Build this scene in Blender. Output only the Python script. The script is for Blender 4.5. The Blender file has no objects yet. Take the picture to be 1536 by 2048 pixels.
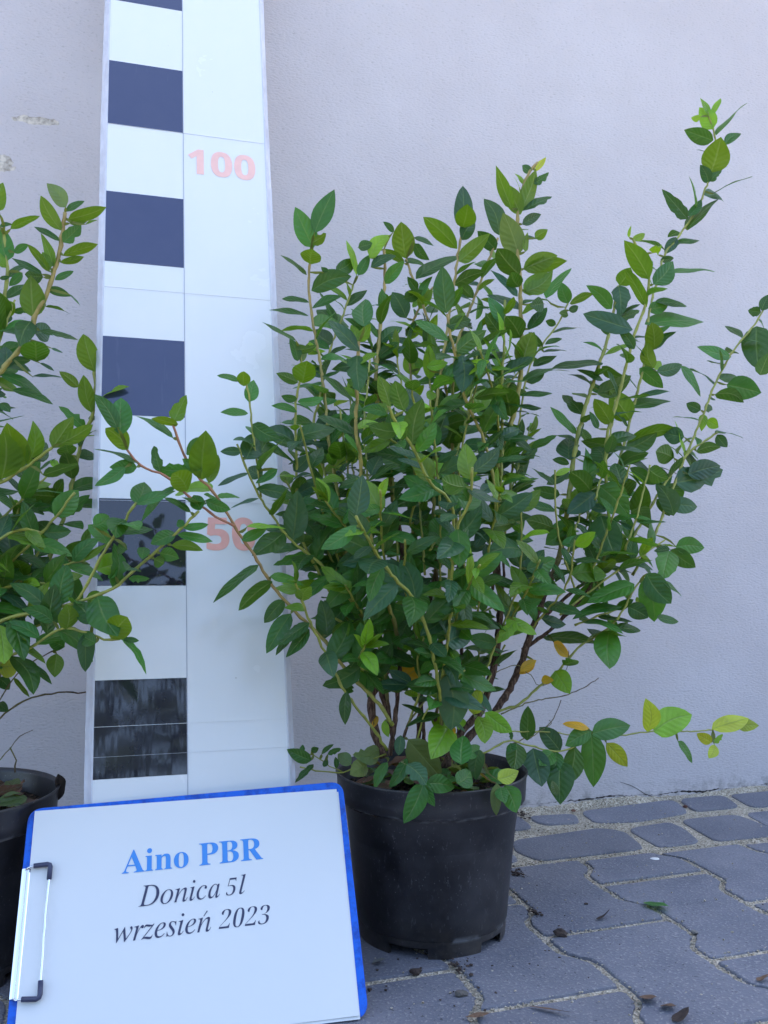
import bpy, bmesh, math, random
import numpy as np
from mathutils import Vector, Matrix
random.seed(7); rng = np.random.default_rng(7)
C = bpy.context.scene.collection
sc = bpy.context.scene
# ------------------------------------------------------------------ camera, light, exposure
FPX, YAW, PITCH, ROLL, CH, CD = 1847.26, 0.29081, 0.04471, 0.0020, 0.42347, 1.42153
fw = np.array([math.sin(YAW)*math.cos(PITCH), math.cos(YAW)*math.cos(PITCH), math.sin(PITCH)])
r0 = np.array([math.cos(YAW), -math.sin(YAW), 0.]); u0 = np.cross(r0, fw)
rt = r0*math.cos(ROLL)+u0*math.sin(ROLL); up = -r0*math.sin(ROLL)+u0*math.cos(ROLL)
CAM = np.array([0, -CD, CH])
cam = bpy.data.cameras.new('camera'); co = bpy.data.objects.new('camera', cam); C.objects.link(co)
m = Matrix(((rt[0], up[0], -fw[0], CAM[0]), (rt[1], up[1], -fw[1], CAM[1]), (rt[2], up[2], -fw[2], CAM[2]), (0, 0, 0, 1)))
co.matrix_world = m
cam.sensor_fit = 'VERTICAL'; cam.sensor_height = 36; cam.lens = FPX/2048*36; cam.clip_start = .02; cam.clip_end = 500
sc.camera = co
SUN_EL, SUN_AZ = 52, 150      # the sun stands behind the wall: everything in view lies in open shade
SUN_ROT = 30
w = bpy.data.worlds.new('World'); sc.world = w; w.use_nodes = True
nt = w.node_tree; bg = nt.nodes['Background']
sky = nt.nodes.new('ShaderNodeTexSky'); sky.sky_type = 'NISHITA'; sky.sun_disc = False
sky.sun_elevation = math.radians(SUN_EL); sky.sun_rotation = math.radians(SUN_ROT); sky.air_density = 1.0; sky.dust_density = 3.8; sky.ozone_density = 1.0
nt.links.new(sky.outputs[0], bg.inputs[0]); bg.inputs[1].default_value = .15
sl = bpy.data.lights.new('sun', 'SUN'); sl.energy = 3.; sl.angle = math.radians(.5); sl.color = (1, .97, .93)
so = bpy.data.objects.new('sun', sl); C.objects.link(so)
so.rotation_euler = (math.radians(90-SUN_EL), 0, math.radians(SUN_AZ))
sc.view_settings.view_transform = 'Standard'; sc.view_settings.look = 'None'; sc.view_settings.exposure = 2.37; sc.view_settings.gamma = 1
sc.cycles.max_bounces = 7; sc.cycles.transparent_max_bounces = 16
try: sc.cycles.use_denoising = True
except Exception: pass

# ------------------------------------------------------------------ helpers
def unp(x, y, Y):
    """the point on the upright plane Y (metres from the wall) seen at photo position x, y"""
    d = fw+(x-768)/FPX*rt+(1024-y)/FPX*up
    return CAM+d*((Y+CD)/d[1])
def gnd(x, y, z=0.):
    d = fw+(x-768)/FPX*rt+(1024-y)/FPX*up
    return CAM+d*((z-CH)/d[2])
def prj(P):
    q = np.asarray(P)-CAM; z = q@fw
    return 768+FPX*(q@rt)/z, 1024-FPX*(q@up)/z
def mesh_obj(name, verts, faces, mat, parent=None, smooth=False, loc=None):
    me = bpy.data.meshes.new(name); me.from_pydata([tuple(map(float, v)) for v in verts], [], [tuple(map(int, f)) for f in faces]); me.update()
    if smooth: me.polygons.foreach_set('use_smooth', [True]*len(me.polygons))
    o = bpy.data.objects.new(name, me); C.objects.link(o)
    if mat: me.materials.append(mat)
    if parent: o.parent = parent
    if loc is not None: o.location = loc
    return o
def bm_obj(name, bm, mat, parent=None, smooth=False):
    me = bpy.data.meshes.new(name); bm.to_mesh(me); bm.free()
    if smooth: me.polygons.foreach_set('use_smooth', [True]*len(me.polygons))
    o = bpy.data.objects.new(name, me); C.objects.link(o); me.materials.append(mat)
    if parent: o.parent = parent
    return o
def tag(o, label=None, cat=None, group=None, kind=None):
    if label: o['label'] = label
    if cat: o['category'] = cat
    if group: o['group'] = group
    if kind: o['kind'] = kind
    return o
def empty(name, loc, rot=None, mat4=None):
    o = bpy.data.objects.new(name, None); C.objects.link(o); o.empty_display_size = .05
    if mat4 is not None: o.matrix_world = mat4
    else: o.location = loc
    return o
class N:
    def __init__(s, name):
        s.m = bpy.data.materials.new(name); s.m.use_nodes = True; s.t = s.m.node_tree; s.p = s.t.nodes['Principled BSDF']; s.out = s.t.nodes['Material Output']
    def n(s, ty, **k):
        x = s.t.nodes.new('ShaderNode'+ty)
        for a, b in k.items(): setattr(x, a, b)
        return x
    def l(s, a, b): s.t.links.new(a, b)
    def co(s, out='Object'): return s.n('TexCoord').outputs[out]
    def noise(s, vec, scale, detail=4, rough=.55):
        x = s.n('TexNoise'); x.inputs['Scale'].default_value = scale; x.inputs['Detail'].default_value = detail; x.inputs['Roughness'].default_value = rough
        s.l(vec, x.inputs['Vector']); return x.outputs['Fac']
    def vor(s, vec, scale, out='Distance'):
        x = s.n('TexVoronoi'); x.inputs['Scale'].default_value = scale; s.l(vec, x.inputs['Vector']); return x.outputs[out]
    def ramp(s, fac, stops):
        x = s.n('ValToRGB'); e = x.color_ramp.elements
        while len(e) < len(stops): e.new(.5)
        for i, (p, c) in enumerate(stops):
            e[i].position = p; e[i].color = (*c, 1) if isinstance(c, tuple) else (c, c, c, 1)
        s.l(fac, x.inputs[0]); return x.outputs[0]
    def mix(s, fac, a, b, mode='MIX'):
        x = s.n('Mix', data_type='RGBA', blend_type=mode)
        for k, v in ((0, fac), (6, a), (7, b)):
            if isinstance(v, (int, float)): x.inputs[k].default_value = v if k == 0 else (v, v, v, 1)
            elif isinstance(v, tuple): x.inputs[k].default_value = (*v, 1)
            else: s.l(v, x.inputs[k])
        return x.outputs[2]
    def math(s, op, a, b=None, clamp=False):
        x = s.n('Math', operation=op, use_clamp=clamp)
        for k, v in ((0, a), (1, b)):
            if v is None: continue
            if isinstance(v, (int, float)): x.inputs[k].default_value = v
            else: s.l(v, x.inputs[k])
        return x.outputs[0]
    def bump(s, h, strength, dist, normal=None):
        x = s.n('Bump'); x.inputs['Strength'].default_value = strength; x.inputs['Distance'].default_value = dist; s.l(h, x.inputs['Height'])
        if normal is not None: s.l(normal, x.inputs['Normal'])
        return x.outputs[0]
    def set(s, **k):
        for a, v in k.items():
            i = s.p.inputs[a.replace('_', ' ')]
            if isinstance(v, (int, float)): i.default_value = v
            elif isinstance(v, tuple): i.default_value = (*v, 1)
            else: s.l(v, i)
        return s.m
def sep(s, vec):
    x = s.n('SeparateXYZ'); s.l(vec, x.inputs[0]); return x.outputs

# ------------------------------------------------------------------ materials
def mat_wall():
    s = N('painted_stucco'); v = s.co()
    mp = s.n('Mapping'); mp.inputs['Scale'].default_value = (1, 1, 2.2); s.l(v, mp.inputs[0]); st = mp.outputs[0]
    a = s.noise(st, 170, 3, .5); b = s.noise(v, 26, 3); c = s.noise(v, 3.2, 4); g = s.noise(v, 700, 2)
    col = s.mix(s.ramp(c, [(.35, 0.), (.68, 1.)]), (.56, .515, .53), (.62, .58, .60))
    col = s.mix(s.math('MULTIPLY', s.ramp(s.noise(v, 11, 5), [(.45, 0.), (.75, 1.)]), .35), col, (.53, .49, .49))
    # fine pits of the relief, coloured darker
    col = s.mix(s.math('MULTIPLY', s.ramp(a, [(.30, 1.), (.40, 0.)]), .5), col, (.36, .34, .33))
    # chipped places where paint came off, upper left
    x, y, z = sep(s, v)
    def blob(cx, cz, rx, rz):
        dx = s.math('DIVIDE', s.math('SUBTRACT', x, cx), rx); dz = s.math('DIVIDE', s.math('SUBTRACT', z, cz), rz)
        d = s.math('ADD', s.math('MULTIPLY', dx, dx), s.math('MULTIPLY', dz, dz))
        d = s.math('ADD', d, s.math('MULTIPLY', s.math('SUBTRACT', s.noise(v, 90, 4), .5), 2.4))
        return s.ramp(d, [(.75, 1.), (.9, 0.)])
    P1 = unp(72, 241, 0); P2 = unp(2, 327, 0)
    ch = s.math('MAXIMUM', blob(P1[0], P1[2], .036, .0065), blob(P2[0], P2[2], .020, .014))
    grain = s.mix(s.ramp(s.noise(v, 120, 4), [(.35, 0.), (.62, 1.)]), (.32, .28, .24), (.70, .64, .56))
    col = s.mix(ch, col, grain)
    # splash grime just over the paving
    low = s.ramp(z, [(.0, 1.), (.035, 0.)])
    gr = s.math('MULTIPLY', low, s.ramp(s.noise(v, 34, 6, .7), [(.48, 0.), (.62, 1.)]))
    col = s.mix(s.math('MULTIPLY', gr, .75), col, (.12, .11, .10))
    h = s.math('ADD', s.math('ADD', s.math('MULTIPLY', a, .9), s.math('MULTIPLY', b, .5)), s.math('MULTIPLY', g, .12))
    h = s.math('SUBTRACT', h, s.math('MULTIPLY', ch, .8))
    return s.set(Base_Color=col, Roughness=.85, Normal=s.bump(h, .34, .004))
def mat_paver():
    s = N('slate_grey_concrete'); v = s.co()
    at = s.n('Attribute', attribute_name='tone'); x = s.n('SeparateColor'); s.l(at.outputs['Color'], x.inputs[0])
    n1 = s.noise(v, 9, 5); n2 = s.noise(v, 320, 3); n3 = s.noise(v, 60, 5, .7)
    col = s.mix(s.ramp(n1, [(.3, 0.), (.7, 1.)]), (.110, .118, .150), (.175, .178, .208))
    col = s.mix(s.math('MULTIPLY', s.ramp(n3, [(.5, 0.), (.72, 1.)]), .35), col, (.20, .195, .20))
    col = s.mix(s.ramp(n2, [(.56, 0.), (.66, .7)]), col, (.30, .29, .29))
    col = s.mix(s.ramp(s.noise(v, 210, 2), [(.66, 0.), (.71, .7)]), col, (.03, .03, .032))
    col = s.mix(1., col, at.outputs['Color'], 'MULTIPLY')
    h = s.math('ADD', n2, s.math('MULTIPLY', n3, .8))
    return s.set(Base_Color=col, Roughness=.8, Normal=s.bump(h, .8, .0018))
def mat_sand():
    s = N('joint_sand'); v = s.co()
    vc = s.vor(v, 420, 'Color'); x = s.n('SeparateColor'); s.l(vc, x.inputs[0])
    col = s.ramp(x.outputs[0], [(0., (.25, .21, .15)), (.3, (.44, .38, .285)), (.7, (.56, .49, .38)), (1., (.76, .69, .57))])
    col = s.mix(s.ramp(s.noise(v, 14, 4), [(.4, 0.), (.7, .6)]), col, (.28, .25, .20))
    h = s.math('ADD', s.vor(v, 420), s.noise(v, 130, 4))
    return s.set(Base_Color=col, Roughness=.95, Normal=s.bump(h, 1., .003))
def mat_pot():
    s = N('black_pot_plastic'); v = s.co()
    mp = s.n('Mapping'); mp.inputs['Scale'].default_value = (1, 1, .35); s.l(v, mp.inputs[0])
    dust = s.ramp(s.noise(v, 13, 5, .6), [(.42, 0.), (.72, 1.)])
    sp = s.ramp(s.vor(v, 230), [(.04, 1.), (.17, 0.)]); spn = s.ramp(s.noise(v, 40, 3), [(.42, 0.), (.6, 1.)])
    scr = s.ramp(s.noise(mp.outputs[0], 240, 4, .7), [(.60, 0.), (.72, 1.)])
    x, y, z = sep(s, v)
    ring = s.math('MULTIPLY', s.ramp(s.math('ABSOLUTE', s.math('SUBTRACT', z, .1478)), [(.0006, 1.), (.0022, 0.)]), s.ramp(s.noise(v, 70, 3), [(.45, 0.), (.6, 1.)]))
    ring2 = s.math('MULTIPLY', s.ramp(s.math('ABSOLUTE', s.math('SUBTRACT', z, .019)), [(.0004, 1.), (.002, 0.)]), s.ramp(s.noise(v, 40, 3), [(.5, 0.), (.62, 1.)]))
    mud = s.math('MULTIPLY', s.ramp(z, [(.0, 1.), (.045, 0.)]), s.ramp(s.noise(v, 30, 5, .7), [(.35, 0.), (.65, 1.)]))
    col = s.mix(s.math('MULTIPLY', dust, .75), (.009, .009, .0115), (.05, .048, .055))
    col = s.mix(s.math('MULTIPLY', s.math('MULTIPLY', sp, spn), .8), col, (.16, .16, .17))
    col = s.mix(s.math('MULTIPLY', scr, .6), col, (.10, .10, .11))
    col = s.mix(s.math('MULTIPLY', mud, .8), col, (.085, .072, .06))
    col = s.mix(s.math('MULTIPLY', s.math('MAXIMUM', ring, ring2), .6), col, (.25, .26, .28))
    return s.set(Base_Color=col, Roughness=s.ramp(dust, [(0., .33), (1., .6)]), Normal=s.bump(s.noise(v, 300, 3), .12, .001))
def mat_leaf():
    s = N('bush_leaf'); s.m.use_backface_culling = False
    at = s.n('Attribute', attribute_name='Col').outputs['Color']
    uv = sep(s, s.co('UV')); o = s.co()
    a = s.math('ABSOLUTE', s.math('SUBTRACT', uv[0], .5))
    mid = s.ramp(a, [(.012, 1.), (.045, 0.)])
    q = s.math('SUBTRACT', s.math('MULTIPLY', uv[1], 7.), s.math('MULTIPLY', a, 3.3))
    fr = s.math('ABSOLUTE', s.math('SUBTRACT', s.math('FRACT', s.math('ADD', q, s.math('MULTIPLY', s.noise(o, 60, 2), .5))), .5))
    vein = s.math('MULTIPLY', s.ramp(fr, [(.0, 1.), (.075, 0.)]), s.ramp(a, [(.30, 1.), (.48, 0.)]))
    lobe = s.ramp(fr, [(.0, 0.), (.5, 1.)])
    fine = s.noise(o, 420, 3)
    patch = s.noise(o, 42, 3)
    top = s.mix(s.ramp(patch, [(.3, 0.), (.7, 1.)]), s.mix(1., at, .78, 'MULTIPLY'), s.mix(1., at, 1.18, 'MULTIPLY'))
    top = s.mix(s.math('MULTIPLY', mid, .55), top, (.20, .30, .09))
    top = s.mix(s.math('MULTIPLY', vein, .14), top, (.14, .24, .08))
    top = s.mix(s.math('MULTIPLY', s.ramp(s.noise(o, 95, 4, .7), [(.60, 0.), (.68, 1.)]), .25), top, (.20, .23, .20))
    top = s.mix(s.math('MULTIPLY', s.ramp(s.noise(o, 150, 3, .6), [(.71, 0.), (.74, 1.)]), .7), top, (.06, .035, .015))
    und = s.mix(.5, at, (.105, .20, .018))
    und = s.mix(s.math('MULTIPLY', mid, .7), und, (.26, .34, .10))
    und = s.mix(s.math('MULTIPLY', vein, .14), und, (.18, .26, .08))
    bf = s.n('NewGeometry').outputs['Backfacing']
    col = s.mix(bf, top, und)
    nb = s.bump(s.math('ADD', s.math('ADD', s.math('MULTIPLY', lobe, .65), s.math('MULTIPLY', mid, -.8)), s.math('MULTIPLY', fine, .35)), .5, .0012)
    s.set(Base_Color=col, Roughness=s.ramp(s.noise(o, 30, 3), [(.3, .30), (.7, .50)]), Normal=nb, Specular_IOR_Level=.5)
    tr = s.n('BsdfTranslucent'); tc = s.mix(.45, s.mix(1., at, (2.4, 1.9, .7), 'MULTIPLY'), (.16, .26, .012)); s.l(tc, tr.inputs['Color'])
    mx = s.n('MixShader'); mx.inputs[0].default_value = .40; s.l(s.p.outputs[0], mx.inputs[1]); s.l(tr.outputs[0], mx.inputs[2]); s.l(mx.outputs[0], s.out.inputs[0])
    return s.m
def mat_stem():
    s = N('bush_stem'); at = s.n('Attribute', attribute_name='Col'); o = s.co()
    mp = s.n('Mapping'); mp.inputs['Scale'].default_value = (1, 1, .22); s.l(o, mp.inputs[0])
    f = s.noise(mp.outputs[0], 420, 5, .7)
    wood = s.ramp(f, [(.30, (.018, .009, .006)), (.48, (.075, .038, .024)), (.62, (.17, .105, .07)), (.75, (.30, .24, .19))])
    grn = s.mix(1., at.outputs['Color'], s.ramp(s.noise(o, 130, 4), [(.3, .75), (.7, 1.2)]), 'MULTIPLY')
    col = s.mix(at.outputs['Alpha'], grn, wood)
    h = s.math('MULTIPLY', f, s.math('ADD', at.outputs['Alpha'], .12))
    return s.set(Base_Color=col, Roughness=s.math('ADD', s.math('MULTIPLY', at.outputs['Alpha'], .35), .5), Normal=s.bump(h, .9, .0025))
def mat_soil():
    s = N('peat_soil'); v = s.co()
    vc = s.n('SeparateColor'); s.l(s.vor(v, 230, 'Color'), vc.inputs[0])
    col = s.ramp(vc.outputs[0], [(0., (.008, .005, .004)), (.6, (.03, .018, .012)), (.9, (.085, .05, .035)), (1., (.16, .10, .07))])
    return s.set(Base_Color=col, Roughness=.95, Normal=s.bump(s.math('ADD', s.vor(v, 230), s.noise(v, 60, 5)), 1., .006))
def mat_simple(name, col, rough=.5, bump=None, var=.15, scale=40, **k):
    s = N(name); v = s.co(); c = s.mix(s.noise(v, scale, 5), tuple(x*(1-var) for x in col), tuple(min(1, x*(1+var)) for x in col))
    s.set(Base_Color=c, Roughness=rough, **k)
    if bump: s.set(Normal=s.bump(s.noise(v, bump[0], 4), bump[1], bump[2]))
    return s.m
def mat_film(name, col, dirt=.06, rough=.13, coat=.5):
    s = N(name); v = s.co()
    mp = s.n('Mapping'); mp.inputs['Scale'].default_value = (1, 1, .12); s.l(v, mp.inputs[0])
    c = s.mix(s.math('MULTIPLY', s.ramp(s.noise(v, 7, 5, .65), [(.4, 0.), (.75, 1.)]), dirt), col, (.42, .40, .36))
    c = s.mix(s.math('MULTIPLY', s.ramp(s.noise(mp.outputs[0], 55, 4, .7), [(.62, 0.), (.75, 1.)]), dirt*1.6), c, (.55, .55, .58))
    c = s.mix(s.ramp(s.noise(v, 85, 2), [(.765, 0.), (.79, .7)]), c, (.22, .2, .18))
    h = s.math('ADD', s.noise(mp.outputs[0], 26, 3), s.math('MULTIPLY', s.noise(v, 6, 3), 1.5))
    return s.set(Base_Color=c, Roughness=s.ramp(s.noise(v, 18, 4), [(.3, rough*.9), (.7, rough*1.3)]), Normal=s.bump(h, .05, .006), Coat_Weight=coat, Coat_Roughness=.06)
M = dict(wall=mat_wall(), paver=mat_paver(), sand=mat_sand(), pot=mat_pot(), leaf=mat_leaf(), stem=mat_stem(), soil=mat_soil())
M['white'] = mat_film('laminated_white', (.72, .735, .74), .02, .22, .35)
M['dark'] = mat_film('laminated_navy_print', (.021, .029, .092), .03, .10, .8)
M['black'] = mat_film('glossy_black_print', (.016, .016, .026), .03, .035, .6)
M['red'] = mat_simple('faded_red_print', (.86, .52, .46), .4, scale=60, var=.12)
M['red2'] = mat_simple('red_print', (.83, .42, .35), .4, scale=60, var=.15)
M['line'] = mat_simple('grey_line', (.34, .36, .42), .5)
M['seam'] = mat_simple('faint_seam', (.56, .58, .62), .4)
M['core'] = mat_simple('board_core', (.55, .56, .58), .6)
M['paper'] = mat_simple('white_paper', (.70, .71, .71), .55, (25, .06, .002), var=.015, scale=8)
M['ink_blue'] = mat_simple('light_blue_ink', (.045, .25, .66), .5, var=.03)
M['ink_navy'] = mat_simple('dark_navy_ink', (.030, .034, .085), .5, var=.03)
M['chrome'] = N('chrome').set(Base_Color=(.86, .86, .88), Metallic=1., Roughness=.09)
M['grip'] = mat_simple('navy_grip_plastic', (.045, .05, .10), .42)
M['dry'] = mat_simple('dry_leaf', (.13, .075, .045), .8, (90, .6, .003), var=.5, scale=70)
M['bark'] = mat_simple('bark_chip', (.045, .03, .024), .9, (120, .8, .003), var=.5, scale=90)
M['pale'] = mat_simple('white_speck', (.75, .75, .74), .7)
def mat_blue():
    s = N('blue_glossy_plastic'); v = s.co()
    c = s.mix(s.ramp(s.noise(v, 55, 4, .7), [(.45, 0.), (.62, 1.)]), (.003, .115, .62), (.002, .055, .36))
    s.set(Base_Color=c, Roughness=.2, Coat_Weight=.0, Specular_IOR_Level=.35); return s.m
M['blue'] = mat_blue()
def mat_tape():
    s = N('clear_tape'); v = s.co()
    mp = s.n('Mapping'); mp.inputs['Scale'].default_value = (1, 1, .25); s.l(v, mp.inputs[0])
    a = s.ramp(s.noise(mp.outputs[0], 50, 4, .6), [(.35, .40), (.7, .75)])
    s.set(Base_Color=(.70, .71, .80), Roughness=.16, Alpha=a, Normal=s.bump(s.noise(mp.outputs[0], 120, 3), .25, .002)); return s.m
M['tape'] = mat_tape()

# ------------------------------------------------------------------ setting: ground sheet, paving, wall
g = mesh_obj('ground', [(-60, -60, -.0026), (60, -60, -.0026), (60, 0.02, -.0026), (-60, .02, -.0026)], [(0, 1, 2, 3)], M['sand']); tag(g, 'sandy bed under and between the grey paving stones', kind='structure')

def rounded_poly(pts, r, k=4):
    """corner-rounded polygon in plan"""
    out = []; n = len(pts)
    for i in range(n):
        p0, p, p1 = map(np.array, (pts[i-1], pts[i], pts[(i+1) % n]))
        a = p0-p; b = p1-p; la, lb = np.linalg.norm(a), np.linalg.norm(b)
        if la < 1e-6 or lb < 1e-6: continue
        d = min(r, la*.45, lb*.45)
        A = p+a/la*d; B = p+b/lb*d
        for j in range(k+1):
            t = j/k; out.append((1-t)**2*A+2*t*(1-t)*p+t*t*B)
    return out
pav_v, pav_f, pav_c = [], [], []
def paver(pts, r=.012, tilt=.0012, rough=.0012):
    P = rounded_poly(pts, r); P = [np.array(p)+rng.normal(0, rough*.55, 2) for p in P]
    c = sum(P)/len(P); n = len(P); z0 = rng.uniform(-.0010, .0010); tx, ty = rng.normal(0, .006, 2); tone = rng.uniform(.88, 1.12)
    base = len(pav_v)
    rings = [(0., -.0085), (0., -.0035), (.0010, -.0009), (.0026, -.0002), (.006, 0.)]
    for off, z in rings:
        for p in P:
            d = c-p; l = np.linalg.norm(d); q = p+d/l*off
            pav_v.append((q[0], q[1], z+z0+(q[0]-c[0])*tx*.3+(q[1]-c[1])*ty*.3))
            pav_c.append((tone, tone, tone*rng.uniform(.995, 1.01), 1))
    ccw = sum(P[i-1][0]*P[i][1]-P[i][0]*P[i-1][1] for i in range(n)) > 0
    for k in range(len(rings)-1):
        for i in range(n):
            j = (i+1) % n; f = (base+k*n+i, base+k*n+j, base+(k+1)*n+j, base+(k+1)*n+i); pav_f.append(f if ccw else f[::-1])
    k = len(rings)-1; f = tuple(base+k*n+i for i in range(n)); pav_f.append(f if ccw else f[::-1])
cm = .01
# two rows of rounded stones along the wall, as traced, then carried on both ways
row1 = [[(65.6, -4.0), (73.7, -4.9), (72.2, -9.4), (66.0, -8.8)], [(75.6, -3.6), (94.0, -1.7), (91.9, -9.2), (81.3, -11.2), (74.7, -10.0)],
        [(95.6, -1.7), (104.2, -1.7), (102.4, -8.6), (93.6, -8.9)], [(106., -1.6), (122., -1.4), (121., -9.), (104.6, -9.4)]]
row2 = [[(58.2, -14.8), (73.6, -13.0), (76.0, -15.6), (74.6, -23.3), (58.2, -23.9), (56.8, -19.)], [(77.8, -14.2), (85.9, -12.9), (86.3, -16.), (84.4, -23.0), (77.2, -23.5)],
        [(88.3, -12.7), (98.8, -12.5), (99.3, -20.), (96.4, -23.4), (87.0, -23.2)], [(101., -12.), (112., -12.), (111., -23.), (99., -23.)]]
for p in [[(sum(v[0] for v in p)/len(p)*-.05+q[0]*1.05, sum(v[1] for v in p)/len(p)*-.05+q[1]*1.05) for q in p] for p in row1+row2]: paver([(a*cm, b*cm) for a, b in p], .019)
for row, (ya, yb), xl, xr in ((1, (-3.2, -10.2), 64.2, 123.), (2, (-12.8, -23.6), 55.6, 113.5)):
    x = xl
    while x > -120:
        wd = rng.choice([9., 13.5, 18.]); j = rng.normal(0, .35, 4)
        paver([((x-wd+j[0])*cm, ya*cm), ((x-.1+j[1])*cm, (ya+.2)*cm), ((x+j[2])*cm, yb*cm), ((x-wd+j[3])*cm, (yb+.3)*cm)], .024); x -= wd+1.9
    x = xr
    while x < 210:
        wd = rng.choice([9., 13.5, 18.]); j = rng.normal(0, .35, 4)
        paver([((x+j[0])*cm, ya*cm), ((x+wd+j[1])*cm, (ya+.2)*cm), ((x+wd+j[2])*cm, yb*cm), ((x+j[3])*cm, (yb+.3)*cm)], .024); x += wd+1.9
# interlocking blocks with stepped long sides
PER = 22.9
YC = {-1: -54.3, 0: -36.0, 1: -47.3, 2: -33.2}
def yc(k): return YC[k] if k in YC else -36.0-((k*7.7) % PER)
def off(k, Y): return 1.15*max(-1., min(1., 2.8*math.cos(2*math.pi*(Y-yc(k))/PER)))
def bx(k): return 47.9+14.25*k
CR = {1: -34.4, 0: -47.0+0, -1: -60.6, 2: -45.2, -2: -52.4}
def cross(k):      # joint position in the column between border k and k+1
    return {1: -34.4, 0: -47.1, -1: -37.8, 2: -44.8, -2: -52.2}.get(k, -30.-((k*9.3) % PER))
G = .42
for k in range(-12, 13):
    y = cross(k)
    while y < -25.2: y += PER
    edges = [-25.2]; yy = y-PER
    while yy > -250:
        if edges[-1]-yy > 3.5: edges.append(yy)
        yy -= PER
    for a, b in zip(edges, edges[1:]):
        n = max(3, int((a-b)/1.3)); Ys = np.linspace(a-G, b+G, n)
        left = [((bx(k)+off(k, q)+G)*cm, q*cm) for q in Ys]; right = [((bx(k+1)+off(k+1, q)-G)*cm, q*cm) for q in Ys]
        sl_ = .9*cm*.5
        left[0] = (left[0][0], left[0][1]-sl_*.8); right[0] = (right[0][0], right[0][1]+sl_*.3)
        left[-1] = (left[-1][0], left[-1][1]-sl_*.6); right[-1] = (right[-1][0], right[-1][1]+sl_*.6)
        paver(left+right[::-1], .006)
pv = mesh_obj('pavement', pav_v, pav_f, M['paver'], smooth=False); tag(pv, 'slate grey concrete block paving with sandy joints', kind='structure')
ca = pv.data.color_attributes.new('tone', 'FLOAT_COLOR', 'POINT'); ca.data.foreach_set('color', np.array(pav_c, float).ravel())

# joint grit: grains lying in and along the joints
def blob_verts(c, r, fl=.7):
    t = (1+5**.5)/2; vs = np.array([(-1, t, 0), (1, t, 0), (-1, -t, 0), (1, -t, 0), (0, -1, t), (0, 1, t), (0, -1, -t), (0, 1, -t), (t, 0, -1), (t, 0, 1), (-t, 0, -1), (-t, 0, 1)])/1.9
    vs = vs*rng.uniform(.65, 1.25, (12, 1))*r*np.array([1, 1, fl]); return vs+np.array(c)
ICO = [(0, 11, 5), (0, 5, 1), (0, 1, 7), (0, 7, 10), (0, 10, 11), (1, 5, 9), (5, 11, 4), (11, 10, 2), (10, 7, 6), (7, 1, 8), (3, 9, 4), (3, 4, 2), (3, 2, 6), (3, 6, 8), (3, 8, 9), (4, 9, 5), (2, 4, 11), (6, 2, 10), (8, 6, 7), (9, 8, 1)]
gv, gf = [], []
def grain(x, y, z, r, fl=.7):
    b = len(gv); gv.extend(blob_verts((x, y, z), r, fl)); gf.extend([(a+b, c+b, d+b) for a, c, d in ICO])
for i in range(5200):
    q = rng.random()
    if q < .45:
        k = int(rng.integers(-1, 6)); Y = rng.uniform(-95, -25); x = bx(k)+off(k, Y)+rng.normal(0, .32); z = -.0024+rng.uniform(0, .0014)
        if abs(x-bx(k)-off(k, Y)) > .42: z = .0004
    elif q < .62:
        k = int(rng.integers(-1, 5)); y = cross(k)
        while y < -25: y += PER
        y -= PER*int(rng.integers(1, 4)); Y = y+rng.normal(0, .3); x = rng.uniform(bx(k), bx(k+1)); z = -.0024+rng.uniform(0, .0014)
        if abs(Y-y) > .42: z = .0004
    elif q < .93:
        Y = rng.choice([rng.normal(-11.6, .8), rng.normal(-24.5, .5), rng.normal(-1.6, 1.)]); x = rng.uniform(40, 125); z = -.0026+rng.uniform(0, .0012)
        if Y > -.2: continue
    else: x, Y, z = rng.uniform(20, 125), rng.uniform(-95, -3), .0006
    grain(x*cm, Y*cm, z, rng.uniform(.0006, .0017))
gr = mesh_obj('sand_grit', gv, gf, M['sand']); tag(gr, 'pale coarse grit lying in the joints of the grey paving', 'grit', kind='stuff')
# mortar bank at the foot of the wall
mv, mf = [], []
xs = np.linspace(-1.3, 2.4, 420)
for x in xs:
    w1 = .016+.006*math.sin(x*37)+rng.normal(0, .0022); h1 = .004+.0025*math.sin(x*23+1)+rng.normal(0, .0009)
    mv += [(x, .001, max(.001, h1)), (x, -w1*.5, max(0., h1*.7)), (x, -w1, -.0045), (x, -w1-.006, -.0088)]
for i in range(len(xs)-1):
    for j in range(3): a = i*4+j; mf.append((a, a+1, a+5, a+4))
mt = mesh_obj('mortar_strip', mv, mf, M['sand'], smooth=True); tag(mt, 'crumbly sandy mortar strip where the paving meets the wall', 'mortar', kind='structure')

wl = empty('stucco_wall', (0, 0, 0)); tag(wl, 'lilac grey painted stucco wall behind both bushes, chipped at upper left', 'wall')
mesh_obj('plaster_face', [(-5, .0, -.05), (6, .0, -.05), (6, .0, 3.3), (-5, .0, 3.3), (-5, .25, -.05), (6, .25, -.05), (6, .25, 3.3), (-5, .25, 3.3)],
         [(0, 1, 2, 3), (5, 4, 7, 6), (4, 0, 3, 7), (1, 5, 6, 2), (3, 2, 6, 7), (4, 5, 1, 0)], M['wall'], wl)
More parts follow.
